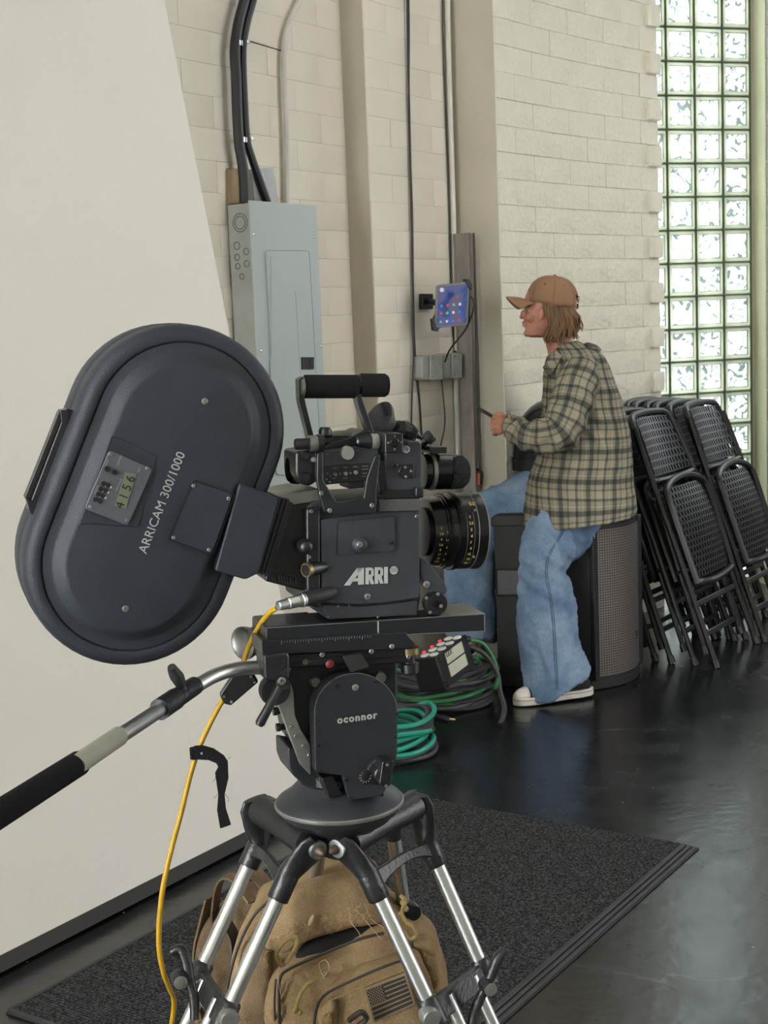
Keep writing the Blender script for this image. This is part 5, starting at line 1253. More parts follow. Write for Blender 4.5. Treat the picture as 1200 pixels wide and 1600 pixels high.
out2 = [(344, 1295), (339, 1266), (341, 1242), (336, 1208), (341, 1199), (338, 1193), (326, 1188), (308, 1187), (300, 1184), (297, 1177)]
sk_.prism(mb, out1 + out2, -.002, .001)
mb.build('strap_band', M['foam'], None, bevel=.0006).name = 'velcro_strap'
o = bpy.data.objects['velcro_strap']; o['label'] = 'black frayed fabric cable strap hanging from the yellow cable'; o['category'] = 'strap'
mb = MB(); q = aty(303, 1177, 1.722); mb.lathe(q - ZV * .007, ZV, [(0, .0052), (.014, .0054)], 14); ls = mb.build('strap_loop', M['foam'], o)
mb = MB(); q = sk_.P(315, 1177, -.0022); mb.cyl(q, q - sk_.w * .001, .0014, n=10); mb.build('eyelet', M['print'], o)
for a, b in (((340, 1240), (333, 1247)), ((351, 1240), (357, 1253)), ((355, 1186), (361, 1182)), ((337, 1212), (332, 1222))):
    mb = MB(); mb.tube([sk_.P(a[0], a[1], 0), sk_.P((a[0] + b[0]) / 2 + 2, (a[1] + b[1]) / 2, 0), sk_.P(b[0], b[1], 0)], .0003, 4); mb.build('loose_thread', M['foam'], o)

# ================================================================== tan backpack under the tripod
def canvas(name, c, c2):
    k = NT(name); b = k.b; b.inputs['Roughness'].default_value = .9; b.inputs['Specular IOR Level'].default_value = .2
    tc = k.n('ShaderNodeTexCoord')
    n1 = k.n('ShaderNodeTexNoise', i_Scale=9.0, i_Detail=7.0); k.l(tc, 'Object', n1, 'Vector')
    r1 = k.n('ShaderNodeValToRGB'); e = r1.color_ramp.elements; e[0].position = .35; e[1].position = .65; e[0].color = rgb(c2); e[1].color = rgb(c); k.l(n1, 'Fac', r1, 0)
    n2 = k.n('ShaderNodeTexNoise', i_Scale=420.0, i_Detail=2.0); k.l(tc, 'Object', n2, 'Vector')
    mx = k.n('ShaderNodeMixRGB', blend_type='OVERLAY'); mx.inputs[0].default_value = .5; k.l(r1, 0, mx, 1); k.l(n2, 'Color', mx, 2)
    hs = k.n('ShaderNodeHueSaturation'); hs.inputs['Saturation'].default_value = .9; k.l(mx, 0, hs, 'Color'); k.l(hs, 0, b, 'Base Color')
    n3 = k.n('ShaderNodeTexNoise', i_Scale=22.0, i_Detail=4.0, i_Distortion=1.0); k.l(tc, 'Object', n3, 'Vector')
    ad = k.n('ShaderNodeMath', operation='MULTIPLY_ADD'); ad.inputs[1].default_value = 3.0; k.l(n3, 'Fac', ad, 0); k.l(n2, 'Fac', ad, 2)
    bp = k.n('ShaderNodeBump'); bp.inputs['Strength'].default_value = .6; bp.inputs['Distance'].default_value = .003; k.l(ad, 0, bp, 'Height'); k.l(bp, 0, b, 'Normal'); return k.m
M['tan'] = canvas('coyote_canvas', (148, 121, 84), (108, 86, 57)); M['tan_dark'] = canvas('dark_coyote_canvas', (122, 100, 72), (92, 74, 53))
M['velcro'] = mat('tan_loop_fabric', (150, 126, 88), .98, c2=(126, 102, 68), vs=180, bs=1.0, bscale=300, spec=.1)
M['zip'] = mat('dark_zipper', (44, 38, 32), .6); M['cord'] = mat('khaki_cord', (150, 128, 76), .7, c2=(120, 100, 58), vs=120); M['thread'] = mat('tan_thread', (190, 164, 122), .9)
FB = Fr(aty(540, 1500, 1.90), rad(-3))
bg_ = thing('backpack', 'worn tan canvas backpack with a flag patch, standing under the tripod', 'backpack', (FB.P(520, 1600, .1).x, FB.P(520, 1600, .1).y, 0))
def pillow(name, pts, w0, w1, r, m_, amp=.004, seed=0, sub=2, label=None, r_px=10, freq=16):
    pts = rpoly(pts, r_px, 3); P0 = [FB.P(x, y, w0) for x, y in pts]; c = sum(P0, V()) / len(P0); T_ = w1 - w0
    mb = MB(); rings = []
    for s_, w in ((.30, -.0), (.62, -.0), (.86, .04), (.96, .16), (1.0, .38), (1.0, .65), (.97, .88), (.90, 1.0), (.5, 1.0)):
        infl = -r * (1 - ((s_) ** 2)) if w < .3 else 0
        rings.append([c + (p - c) * s_ + FB.w * (T_ * w + infl) for p in P0])
    mb.loft(rings); bmesh.ops.recalc_face_normals(mb.bm, faces=mb.bm.faces)
    me_ = bpy.data.meshes.new('tmp'); mb.bm.to_mesh(me_); mb.bm.free(); o_ = bpy.data.objects.new('tmp', me_); COL.objects.link(o_)
    m1 = o_.modifiers.new('r', 'REMESH'); m1.mode = 'VOXEL'; m1.voxel_size = .0055; m2 = o_.modifiers.new('s', 'SMOOTH'); m2.factor = .5; m2.iterations = 3
    res = bpy.data.meshes.new_from_object(o_.evaluated_get(bpy.context.evaluated_depsgraph_get())); bpy.data.objects.remove(o_)
    mb = MB(); mb.bm.from_mesh(res)
    off = V((seed * 3.1, seed * 1.7, 0))
    for v in mb.bm.verts:
        q = v.co * freq + off; n3 = noise.noise_vector(q); n4 = noise.noise(V((q.x * .5, q.y * .5, q.z * 2.2)))
        n5 = 1 - abs(noise.noise(V((q.x * 1.3 + q.z, q.y, q.z * 1.6)) + V((5, 1, 2)))) * 2.4
        v.co += V((n3.x, n3.y, n3.z)) * amp * 1.5 + (-FB.w) * (n4 * amp * 1.4 + max(0, n5) ** 2 * amp * 1.3)
        v.co.z = max(v.co.z, .004)
    return mb.build(name, m_, bg_, label=label, angle=180, keepnormals=True)
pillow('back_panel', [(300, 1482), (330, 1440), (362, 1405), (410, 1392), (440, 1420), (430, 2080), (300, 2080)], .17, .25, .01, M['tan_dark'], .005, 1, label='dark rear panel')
pillow('main_compartment', [(336, 2090), (346, 1560), (368, 1478), (396, 1424), (440, 1396), (500, 1378), (545, 1370), (576, 1386), (600, 1428), (652, 1462), (684, 1492), (694, 1560), (700, 2090)], .055, .19, .02, M['tan'], .006, 2)
pillow('top_flap', [(400, 1480), (408, 1440), (438, 1402), (500, 1381), (545, 1372), (574, 1386), (592, 1416), (604, 1446), (560, 1452), (505, 1462), (468, 1478), (436, 1500)], .015, .065, .012, M['tan'], .004, 3, label='frayed top flap')
pillow('opening_lining', [(455, 1500), (480, 1470), (530, 1458), (600, 1446), (602, 1462), (540, 1490), (470, 1516)], .022, .05, .004, mat('dark_bag_lining', (26, 22, 18), .95), .002, 4, label='dark open mouth of the bag')
pillow('middle_pocket', [(404, 2095), (408, 1580), (424, 1534), (470, 1510), (545, 1484), (600, 1462), (640, 1474), (680, 1520), (696, 1600), (700, 2095)], -.012, .06, .014, M['tan'], .005, 5)
pillow('front_pocket', [(488, 2100), (494, 1580), (512, 1548), (560, 1524), (620, 1500), (650, 1494), (668, 1530), (690, 1610), (694, 2100)], -.050, .0, .012, M['tan'], .004, 6)
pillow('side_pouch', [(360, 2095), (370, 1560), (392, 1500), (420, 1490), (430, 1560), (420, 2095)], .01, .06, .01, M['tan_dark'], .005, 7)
pillow('velcro_tab', [(652, 1486), (676, 1494), (690, 1545), (674, 1556), (660, 1530)], -.015, .03, .004, M['velcro'], .002, 8, r_px=4, label='tan loop fabric side tab')
pillow('webbing_fold', [(640, 1476), (666, 1466), (682, 1480), (684, 1500), (662, 1492)], .0, .03, .006, M['tan'], .003, 9, r_px=5)
pillow('compression_flap', [(496, 1580), (520, 1556), (528, 1580), (530, 1700), (498, 1700)], -.068, -.05, .006, M['tan'], .002, 10, r_px=5)
pillow('velcro_panel', [(500, 1590), (520, 1582), (524, 1700), (500, 1700)], -.080, -.066, .003, M['velcro'], .001, 11, r_px=4)
def rope(name, pts, r, m_, parent=bg_, fr=FB, k=6, n=8, label=None, rag=0):
    if name in ('cord_pull', 'buckle'): pts = [(x, y, w - .016) for x, y, w in pts]
    mb = MB(); P = catmull([fr.P(x, y, w) for x, y, w in pts], k)
    if rag: P = [p + noise.noise_vector(p * 40) * rag for p in P]
    mb.tube(P, r, n); return mb.build(name, m_, parent, label=label)
def band(name, pts, wd, m_, parent=bg_, thick=.0016):
    """flat webbing: width lies in depth"""
    P = catmull([FB.P(x, y, w) for x, y, w in pts], 6); mb = MB(); rings = []
    for i, q in enumerate(P):
        t_ = (P[min(i + 1, len(P) - 1)] - P[max(i - 1, 0)]).normalized(); s1 = (FB.w + FB.u * .35); s1 = (s1 - t_ * s1.dot(t_)).normalized(); s2 = t_.cross(s1)
        rings.append([q + s1 * wd * a + s2 * thick * b for a, b in ((-1, -1), (1, -1), (1, 1), (-1, 1))])
    mb.loft(rings); return mb.build(name, m_, parent, angle=50)
# zippers
rope('zipper', [(352, 1600, .05), (356, 1540, .046), (372, 1480, .05), (396, 1432, .05), (420, 1408, .055)], .0022, M['zip'])
rope('zipper', [(437, 1610, -.016), (436, 1560, -.022), (438, 1528, -.022), (452, 1514, -.016), (500, 1492, -.024), (560, 1468, -.024), (600, 1458, -.016)], .0022, M['zip'])
rope('zipper', [(430, 1610, -.014), (429, 1560, -.020), (431, 1530, -.018)], .0016, M['zip'])
rope('zipper', [(492, 1640, -.050), (492, 1590, -.054), (506, 1556, -.058), (555, 1530, -.062), (612, 1506, -.062), (648, 1496, -.052)], .0020, M['zip'])
rope('piping', [(500, 1570, -.060), (560, 1545, -.066), (610, 1524, -.066), (655, 1508, -.058)], .0012, M['cord'])
# handle loops and straps behind
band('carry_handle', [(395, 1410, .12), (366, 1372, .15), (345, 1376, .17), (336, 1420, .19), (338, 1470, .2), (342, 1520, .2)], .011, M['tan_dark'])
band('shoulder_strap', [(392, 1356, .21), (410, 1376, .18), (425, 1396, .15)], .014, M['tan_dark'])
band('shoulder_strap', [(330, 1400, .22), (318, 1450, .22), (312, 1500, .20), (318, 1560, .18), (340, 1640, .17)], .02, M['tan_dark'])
band('shoulder_strap', [(352, 1440, .14), (366, 1470, .12), (364, 1530, .11), (356, 1600, .11)], .012, M['zip'])
# cord pulls
rope('cord_pull', [(438, 1508, -.024), (432, 1490, -.034), (446, 1470, -.038), (463, 1464, -.034), (462, 1480, -.036), (448, 1504, -.032)], .0028, M['cord'], label='khaki cord zipper pull')
rope('cord_pull', [(494, 1532, -.055), (480, 1538, -.066), (468, 1556, -.07), (462, 1576, -.07), (458, 1580, -.068)], .0028, M['cord'], label='khaki cord zipper pull')
for x, y, w, r_ in ((462, 1578, -.070, .0052), (468, 1582, -.070, .0045), (630, 1410, .03, .005), (634, 1420, .03, .0045), (626, 1428, .03, .004)):
    mb = MB(); mb.sph(FB.P(x, y, w), r_, 10, 7); mb.build('cord_knot', M['cord'], bg_)
rope('cord_pull', [(626, 1400, .03), (634, 1408, .02), (628, 1424, .02), (634, 1440, .02), (646, 1448, .01), (650, 1462, .01), (640, 1466, .01), (634, 1452, .01)], .0028, M['cord'], label='khaki cord zipper pull')
rope('zipper_slider', [(440, 1500, -.034), (444, 1498, -.038), (446, 1506, -.038), (440, 1510, -.034)], .0014, M['brass'])
rope('zipper_slider', [(500, 1520, -.062), (508, 1514, -.066), (512, 1522, -.066), (504, 1530, -.062)], .0014, M['brass'])
rope('buckle', [(546, 1594, -.07), (556, 1586, -.08), (566, 1582, -.08), (572, 1592, -.075), (560, 1602, -.075)], .0040, M['zip'], n=8)
rn = random.Random(5)
mb = MB()                                    # frayed threads along the flap: too fine to count
for i in range(150):
    t_ = rn.random(); x = 412 + 165 * t_; y = 1482 - 60 * t_ ** .75 + rn.uniform(-12, 14); w = .012 - .014 * sin(pi * t_)
    a = rn.uniform(0, 2 * pi); l = rn.uniform(3, 11)
    mb.tube([FB.P(x, y, w), FB.P(x + cos(a) * l * .5, y + sin(a) * l * .5 + 1, w - .004), FB.P(x + cos(a) * l, y + sin(a) * l + 2, w - rn.uniform(.0, .006))], .00028, 3)
o = mb.build('frayed_threads', M['thread'], bg_); o['kind'] = 'stuff'
for pts in ([(545, 1418, 0), (548, 1440, -.01), (560, 1456, -.02), (566, 1470, -.02)], [(570, 1412, 0), (580, 1436, -.01), (600, 1450, -.015), (612, 1462, -.02)], [(556, 1420, 0), (572, 1440, -.015), (596, 1468, -.03)], [(490, 1430, 0), (482, 1448, -.01), (478, 1466, -.01)], [(508, 1530, -.066), (498, 1508, -.07), (508, 1500, -.07), (514, 1512, -.07), (504, 1530, -.067)], [(440, 1500, -.03), (434, 1524, -.03), (440, 1560, -.03)]):
    rope('loose_thread', pts, .0004, M['thread'], k=6, n=4)
mb = MB(); mb.ell(FB.P(486, 1438, -.008), FB.u * .0035 + ZV * .001, FB.w * .002, ZV * .0085 + FB.u * .003, 8, 6); mb.build('torn_shred', mat('pale_lining_shred', (206, 180, 152), .9), bg_)
# flag patch
PQ = [V(FB.P(x, y, -.0675)) for x, y in ((568, 1544), (634, 1519), (650, 1568), (584, 1598))]
def pq(s_, t_, off=0): return (PQ[0] * (1 - s_) + PQ[1] * s_) * (1 - t_) + (PQ[3] * (1 - s_) + PQ[2] * s_) * t_ - FB.w * off
def pquad(mb, s0, t0, s1, t1, o0, o1): mb.prism([pq(s0, t0, o1), pq(s1, t0, o1), pq(s1, t1, o1), pq(s0, t1, o1)], [pq(s0, t0, o0), pq(s1, t0, o0), pq(s1, t1, o0), pq(s0, t1, o0)])
M['patch_dark'] = mat('patch_black_thread', (42, 39, 36), .9); M['patch_tan'] = mat('patch_tan_thread', (122, 104, 80), .9)
mb = MB(); pquad(mb, 0, 0, 1, 1, -.010, .002); fp = mb.build('flag_patch', M['patch_tan'], bg_, bevel=.001, label='embroidered flag patch in black and tan')
mb = MB(); pquad(mb, .05, .07, .95, .93, .0015, .0028); mb.build('patch_field', M['patch_dark'], fp, smooth=False)
for i in range(13):
    if i % 2: continue
for i in range(6):
    t0 = .07 + (.86 / 13) * (2 * i + 1); mb = MB(); pquad(mb, .05 if i >= 3 else .44, t0, .95, t0 + .86 / 13 * .55, .0026, .0033); mb.build('flag_stripe', M['patch_tan'], fp, smooth=False)
mb = MB()
for j in range(9):
    for i in range(6 if j % 2 == 0 else 5):
        s_ = .08 + (i + (0 if j % 2 == 0 else .5)) * .062; t_ = .10 + j * .049; q = pq(s_, t_, .0030); mb.cyl(q, q - FB.w * .0006, .0011, n=5)
o = mb.build('flag_stars', M['patch_tan'], fp, smooth=False); o['kind'] = 'stuff'

# ================================================================== the man
def ell_ring(P, t_, a, b, n=24, pw=2.0, side=None):
    """elliptical ring round P, normal to t_: a across in the picture's plane, b in depth"""
    yv = V((0, 1, 0)); s1 = t_.cross(yv).normalized(); s2 = s1.cross(t_).normalized()
    out = []
    for k_ in range(n):
        x = 2 * pi * k_ / n + pi / 2
        cx_, sx_ = cos(x), sin(x)
        f = (abs(cx_) ** pw + abs(sx_) ** pw) ** (-1 / pw)
        out.append(P + s1 * cx_ * f * a + s2 * sx_ * f * b)
    return out
class Soft:
    """lofts melted into one continuous skin, carrying cloth coordinates"""
    def __init__(s): s.mb = MB(); s.uv = {}
    def limb(s, pts, k=4, n=24, pw=2.0, u0=0.0, v0=0.0, caps=True, hor=False):
        """pts: (px, py, Y, half width in px, half depth in m)"""
        C_ = [V(aty(p[0], p[1], p[2])) for p in pts]; W_ = [V((p[3] * p[2] / FPX, p[4], 0)) for p in pts]
        cc_ = catmull(C_, k); ww = catmull(W_, k); rings = []; L_ = v0; prev = None; info = []
        for i, q in enumerate(cc_):
            t_ = V((0, 0, -1)) if hor else (cc_[min(i + 1, len(cc_) - 1)] - cc_[max(i - 1, 0)]).normalized()
            rings.append(ell_ring(q, t_, ww[i].x, ww[i].y, n, pw)); 
            if prev is not None: L_ += (q - prev).length
            prev = q; info.append((L_, ww[i].x, ww[i].y))
        R_ = s.mb.loft(rings, caps)
        for r, (l, a, b) in zip(R_, info):
            per = pi * (3 * (a + b) - math.sqrt((3 * a + b) * (a + 3 * b)))
            for k_, v in enumerate(r): s.uv[v] = (u0 + (k_ / n - .5) * per, l)
        return cc_
    def rings(s, rows, n=32, pw=2.2, caps=True):
        """rows: (y, x left, x right, Y, half depth[, y at right]) horizontal sections"""
        rs = []; info = []; L_ = 0; prev = None
        rr_ = catmull([V((r[0], r[1], r[2])) for r in rows], 4); r2 = catmull([V((r[3], r[4], r[5] if len(r) > 5 else r[0])) for r in rows], 4)
        for A, B in zip(rr_, r2):
            pl_ = aty(A.y, A.x, B.x); pr_ = aty(A.z, B.z, B.x); c = (pl_ + pr_) / 2; ax_ = (pr_ - pl_) / 2
            ring = []
            for k_ in range(n):
                x = 2 * pi * k_ / n + pi / 2; cx_, sx_ = cos(x), sin(x); f = (abs(cx_) ** pw + abs(sx_) ** pw) ** (-1 / pw)
                ring.append(c + ax_ * cx_ * f + V((0, 1, 0)) * sx_ * f * B.y)
            rs.append(ring)
            if prev is not None: L_ += (c - prev).length
            prev = c; info.append((L_, ax_.length, B.y))
        R_ = s.mb.loft(rs, caps)
        for r, (l, a, b) in zip(R_, info):
            per = pi * (3 * (a + b) - math.sqrt((3 * a + b) * (a + 3 * b)))
            for k_, v in enumerate(r): s.uv[v] = ((k_ / n - .5) * per, l)
    def blob(s, px_, py_, Y, rx, ry, rz, nu=16, nv=10):
        n0 = len(s.mb.bm.verts); s.mb.ell(aty(px_, py_, Y), rx, ry, rz, nu, nv)
    def melt(s, name, mtl, parent, voxel, smooth_it, post=None, label=None, cut=None, uvs=True, decimate=0):
        bm = s.mb.bm; bmesh.ops.recalc_face_normals(bm, faces=bm.faces); bmesh.ops.triangulate(bm, faces=bm.faces)
        bm.verts.index_update(); bm.faces.ensure_lookup_table()
        src = [f for f in bm.faces if all(v in s.uv for v in f.verts)]
        tri = [[v.co.copy() for v in f.verts] for f in src]; tuv = [[V((*s.uv[v], 0)) for v in f.verts] for f in src]
        me = bpy.data.meshes.new('tmp'); bm.to_mesh(me); bm.free()
        o = bpy.data.objects.new('tmp', me); COL.objects.link(o)
        m1 = o.modifiers.new('r', 'REMESH'); m1.mode = 'VOXEL'; m1.voxel_size = voxel
        if smooth_it: m2 = o.modifiers.new('s', 'SMOOTH'); m2.factor = .5; m2.iterations = smooth_it
        dg = bpy.context.evaluated_depsgraph_get(); res = bpy.data.meshes.new_from_object(o.evaluated_get(dg)); bpy.data.objects.remove(o)
        q = MB(); q.bm.from_mesh(res); q.bm.verts.ensure_lookup_table()
        uvv = None
        if uvs and tri:
            vs_ = [c for t in tri for c in t]; bvh = BVHTree.FromPolygons(vs_, [(3 * i, 3 * i + 1, 3 * i + 2) for i in range(len(tri))])
            from mathutils.geometry import barycentric_transform
            uvv = {}
            for v in q.bm.verts:
                co, nn, idx, dist = bvh.find_nearest(v.co)
                a, b, c = tri[idx]; A, B, C_ = tuv[idx]
                uvv[v] = barycentric_transform(co, a, b, c, A, B, C_)
            lay_ = q.bm.loops.layers.uv.new('UVMap')
            for f in q.bm.faces:
                for lp in f.loops: lp[lay_].uv = uvv[lp.vert][:2]
        if post:
            for v in q.bm.verts: v.co += post(v.co, v.normal)
        if cut: cut(q.bm)
        return q.build(name, mtl, parent, angle=180, label=label, keepnormals=True)

def skin_mat():
    k = NT('skin'); b = k.b; b.inputs['Roughness'].default_value = .5; b.inputs['Base Color'].default_value = rgb((186, 132, 108))
    b.inputs['Subsurface Weight'].default_value = .15; b.inputs['Subsurface Radius'].default_value = (.02, .008, .004)
    tc = k.n('ShaderNodeTexCoord'); n1 = k.n('ShaderNodeTexNoise', i_Scale=30.0); k.l(tc, 'Object', n1, 'Vector')
    r1 = k.n('ShaderNodeValToRGB'); e = r1.color_ramp.elements; e[0].position = .3; e[1].position = .7; e[0].color = rgb((156, 100, 82)); e[1].color = rgb((182, 130, 108)); k.l(n1, 'Fac', r1, 0); k.l(r1, 0, b, 'Base Color')
    return k.m
def plaid_mat():
    k = NT('plaid_flannel'); b = k.b; b.inputs['Roughness'].default_value = .95; b.inputs['Specular IOR Level'].default_value = .15
    tc = k.n('ShaderNodeTexCoord'); sx = k.n('ShaderNodeSeparateXYZ'); k.l(tc, 'UV', sx, 0)
    def bands(out, per, ph):
        """dark weight of one thread direction"""
        m1 = k.n('ShaderNodeMath', operation='MULTIPLY_ADD'); m1.inputs[1].default_value = 1 / per; m1.inputs[2].default_value = ph + 50; k.l(sx, out, m1, 0)
        fr_ = k.n('ShaderNodeMath', operation='FRACT'); k.l(m1, 0, fr_, 0)
        r = k.n('ShaderNodeValToRGB'); r.color_ramp.interpolation = 'LINEAR'; e = r.color_ramp.elements
        stops = [(0, .9), (.15, .9), (.17, .25), (.30, .20), (.32, .62), (.36, .62), (.38, .12), (.60, .08), (.62, .75), (.69, .75), (.71, .2), (.84, .25), (.86, 0), (.89, 0), (.91, .3), (.98, .3)]
        e[0].position, e[1].position = stops[0][0], stops[-1][0]
        e[0].color = (stops[0][1],) * 3 + (1,); e[1].color = (stops[-1][1],) * 3 + (1,)
        for p_, c_ in stops[1:-1]: x = e.new(p_); x.color = (c_, c_, c_, 1)
        k.l(fr_, 0, r, 0); return r
    bu, bv = bands('X', .104, .1), bands('Y', .110, .35)
    ad = k.n('ShaderNodeMath', operation='ADD'); k.l(bu, 0, ad, 0); k.l(bv, 0, ad, 1)
    nz = k.n('ShaderNodeTexNoise', i_Scale=260.0); k.l(tc, 'UV', nz, 'Vector')
    m2 = k.n('ShaderNodeMath', operation='MULTIPLY_ADD'); m2.inputs[1].default_value = .5; k.l(ad, 0, m2, 0)
    m3 = k.n('ShaderNodeMath', operation='MULTIPLY_ADD'); m3.inputs[1].default_value = .35; m3.inputs[2].default_value = -.17; k.l(nz, 'Fac', m3, 0); k.l(m3, 0, m2, 2)
    r = k.n('ShaderNodeValToRGB'); e = r.color_ramp.elements; e[0].position = .02; e[1].position = .85; e[0].color = rgb((158, 148, 126)); e[1].color = rgb((54, 54, 49))
    x = e.new(.25); x.color = rgb((126, 121, 106)); x = e.new(.5); x.color = rgb((88, 88, 80)); k.l(m2, 0, r, 0); k.l(r, 0, b, 'Base Color')
    n3 = k.n('ShaderNodeTexNoise', i_Scale=500.0); k.l(tc, 'UV', n3, 'Vector'); bp = k.n('ShaderNodeBump'); bp.inputs['Strength'].default_value = .3; bp.inputs['Distance'].default_value = .002
    k.l(n3, 'Fac', bp, 'Height'); k.l(bp, 0, b, 'Normal'); return k.m
def denim_mat():
    k = NT('faded_denim'); b = k.b; b.inputs['Roughness'].default_value = .9; b.inputs['Specular IOR Level'].default_value = .15
    tc = k.n('ShaderNodeTexCoord'); n1 = k.n('ShaderNodeTexNoise', i_Scale=7.0, i_Detail=6.0); k.l(tc, 'Object', n1, 'Vector')
    r1 = k.n('ShaderNodeValToRGB'); e = r1.color_ramp.elements; e[0].position = .34; e[1].position = .68; e[0].color = rgb((86, 108, 136)); e[1].color = rgb((130, 148, 170)); k.l(n1, 'Fac', r1, 0)
    mp = k.n('ShaderNodeMapping'); mp.inputs['Scale'].default_value = (1, 1, .25); k.l(tc, 'Object', mp, 0)
    n2 = k.n('ShaderNodeTexNoise', i_Scale=300.0); k.l(mp, 0, n2, 'Vector')
    mx = k.n('ShaderNodeMixRGB', blend_type='OVERLAY'); mx.inputs[0].default_value = .35; k.l(r1, 0, mx, 1); k.l(n2, 'Fac', mx, 2); k.l(mx, 0, b, 'Base Color')
    bp = k.n('ShaderNodeBump'); bp.inputs['Strength'].default_value = .25; bp.inputs['Distance'].default_value = .002; k.l(n2, 'Fac', bp, 'Height'); k.l(bp, 0, b, 'Normal'); return k.m
M['skin'] = skin_mat(); M['plaid'] = plaid_mat(); M['denim'] = denim_mat()
M['hair'] = mat('brown_blond_hair', (136, 100, 66), .55, c2=(66, 46, 32), vs=60, vamt=.3, stretch=(1, 1, .15), spec=.4)
man = thing('person', 'man in tan cap, plaid shirt and blue jeans, sitting on the subwoofer', 'person', aty(880, 1080, 5.2) * V((1, 1, 0)) if False else V((.62, 5.2, 0)))
# ---- body: one continuous surface (head, neck, trunk, arms, hands, legs)
B = Soft(); YH = 5.33
B.rings([(437, 852, 880, YH, .030), (442, 838, 892, YH, .052), (452, 826, 898, YH, .070), (464, 820.5, 901, YH, .077), (474, 819.5, 901, YH, .078), (481, 818.5, 900, YH, .077), (486, 819.5, 898, YH, .075), (492, 819.5, 896, YH, .073), (499, 819, 892, YH, .069),
         (505, 819, 887, YH, .064), (511, 820.5, 881, YH, .058), (518, 820.5, 872, YH, .050), (524, 822, 864, YH, .040), (527.5, 829, 852, YH, .024)], 28, 2.0)
B.limb([(866, 505, YH, 20, .055), (871, 528, YH + .01, 20, .055), (880, 552, YH + .02, 24, .062), (888, 572, YH + .02, 34, .09)])
B.blob(816.5, 491.5, YH, (.0085, 0, 0), (0, .010, 0), (0, 0, .017)); B.blob(814.5, 495.5, YH, (.0075, 0, 0), (0, .013, 0), (0, 0, .008))
B.blob(818.5, 504.0, YH, (.0075, 0, 0), (0, .020, 0), (0, 0, .0055)); B.blob(819, 508.5, YH, (.0075, 0, 0), (0, .018, 0), (0, 0, .0055)); B.blob(823, 521, YH, (.012, 0, 0), (0, .018, 0), (0, 0, .013))
B.blob(821.5, 479, YH, (.008, 0, 0), (0, .050, 0), (0, 0, .007)); B.blob(829, 496, YH - .042, (.020, 0, 0), (0, .018, 0), (0, 0, .018))
B.blob(845, 491, YH - .078, (.010, 0, -.002), (0, .009, 0), (.003, 0, .024)); B.blob(845, 491, YH + .078, (.010, 0, -.002), (0, .009, 0), (.003, 0, .024))
B.rings([(560, 868, 935, 5.33, .10), (580, 862, 948, 5.33, .17), (620, 862, 955, 5.33, .165), (680, 868, 965, 5.33, .15), (740, 872, 968, 5.33, .15), (784, 880, 955, 5.33, .14)], 24)
B.limb([(900, 585, 5.18, 20, .055), (893, 630, 5.145, 20, .052), (876, 672, 5.12, 18, .045), (862, 684, 5.12, 17, .042), (835, 678, 5.13, 14, .035), (806, 667, 5.17, 10.5, .026), (795, 664, 5.18, 10, .024)], 4, 16)
B.limb([(893, 590, 5.49, 20, .055), (880, 640, 5.53, 19, .05), (860, 682, 5.55, 17, .042), (830, 678, 5.49, 13, .033), (806, 668, 5.42, 10, .025), (792, 664, 5.37, 10, .024)], 4, 16)
def hand(px_, py_, Y, sg):
    """palm and five separate curled fingers; sg: depth direction the fingers close towards"""
    B.blob(px_, py_, Y, (.018, 0, -.004), (0, .014, 0), (.004, 0, .034), 16, 10)
    s_ = FPX / Y
    for i, ln_ in enumerate((.92, 1.0, .95, .8)):
        y0 = py_ - 11.5 + i * 7.9; x0 = px_ - 4
        P = [aty(x0 + 3, y0, Y), aty(x0 - 6.5 * ln_, y0 - .5, Y + sg * .004), aty(x0 - 10.5 * ln_, y0 + 1.2, Y + sg * .022), aty(x0 - 7.5 * ln_, y0 + 2.2, Y + sg * .044), aty(x0 - 2.5 * ln_, y0 + 2.2, Y + sg * .050)]
        B.mb.tube(catmull(P, 4), [.0074] * 4 + [.0072] * 4 + [.0070] * 4 + [.0066] * 4 + [.0052], 10)
    P = [aty(px_ + 6, py_ - 11, Y + sg * .012), aty(px_ - 1, py_ - 16, Y + sg * .020), aty(px_ - 8, py_ - 15, Y + sg * .030), aty(px_ - 13.5, py_ - 11.5, Y + sg * .036)]
    B.mb.tube(catmull(P, 4), [.0115] * 4 + [.0102] * 4 + [.0092] * 4 + [.0065], 10)
hand(784, 664, 5.185, 1)
hand(783, 665, 5.345, -1)
B.limb([(905, 790, 5.26, 32, .085), (868, 850, 5.16, 28, .075), (846, 895, 5.10, 22, .058), (850, 960, 5.10, 22, .055), (862, 1020, 5.08, 15, .038), (872, 1066, 5.07, 13, .034)], 4, 16)
B.limb([(895, 785, 5.42, 34, .085), (820, 790, 5.43, 29, .078), (752, 802, 5.43, 25, .062), (735, 830, 5.43, 22, .055), (735, 900, 5.42, 21, .052), (737, 975, 5.42, 14, .038), (735, 1010, 5.40, 13, .036)], 4, 16)
B.melt('body', M['skin'], man, .0036, 2, uvs=False)
for dy_, nm_ in ((-.033, 'eye'), (.033, 'eye')):
    mb = MB(); mb.sph(aty(826.8, 485.6, YH) + V((0, dy_ * .94, 0)), .0088, 12, 8); e_ = mb.build(nm_, mat('eye_white' if dy_ < 0 else 'eye_white_far', (205, 198, 190), .2), man)
    mb = MB(); mb.ell(aty(826.8, 485.6, YH) + V((-.0070, dy_ * .97, 0)), (.003, 0, 0), (0, .0045, 0), (0, 0, .0045), 10, 6); mb.build('iris', mat('iris_brown', (60, 42, 30), .2), e_)
mb = MB(); mb.tube(catmull([aty(819.5, 479.5, YH - .012), aty(822, 478.2, YH - .034), aty(829, 479.0, YH - .056)], 4), .0026, 6); mb.build('eyebrow', M['hair'], man)
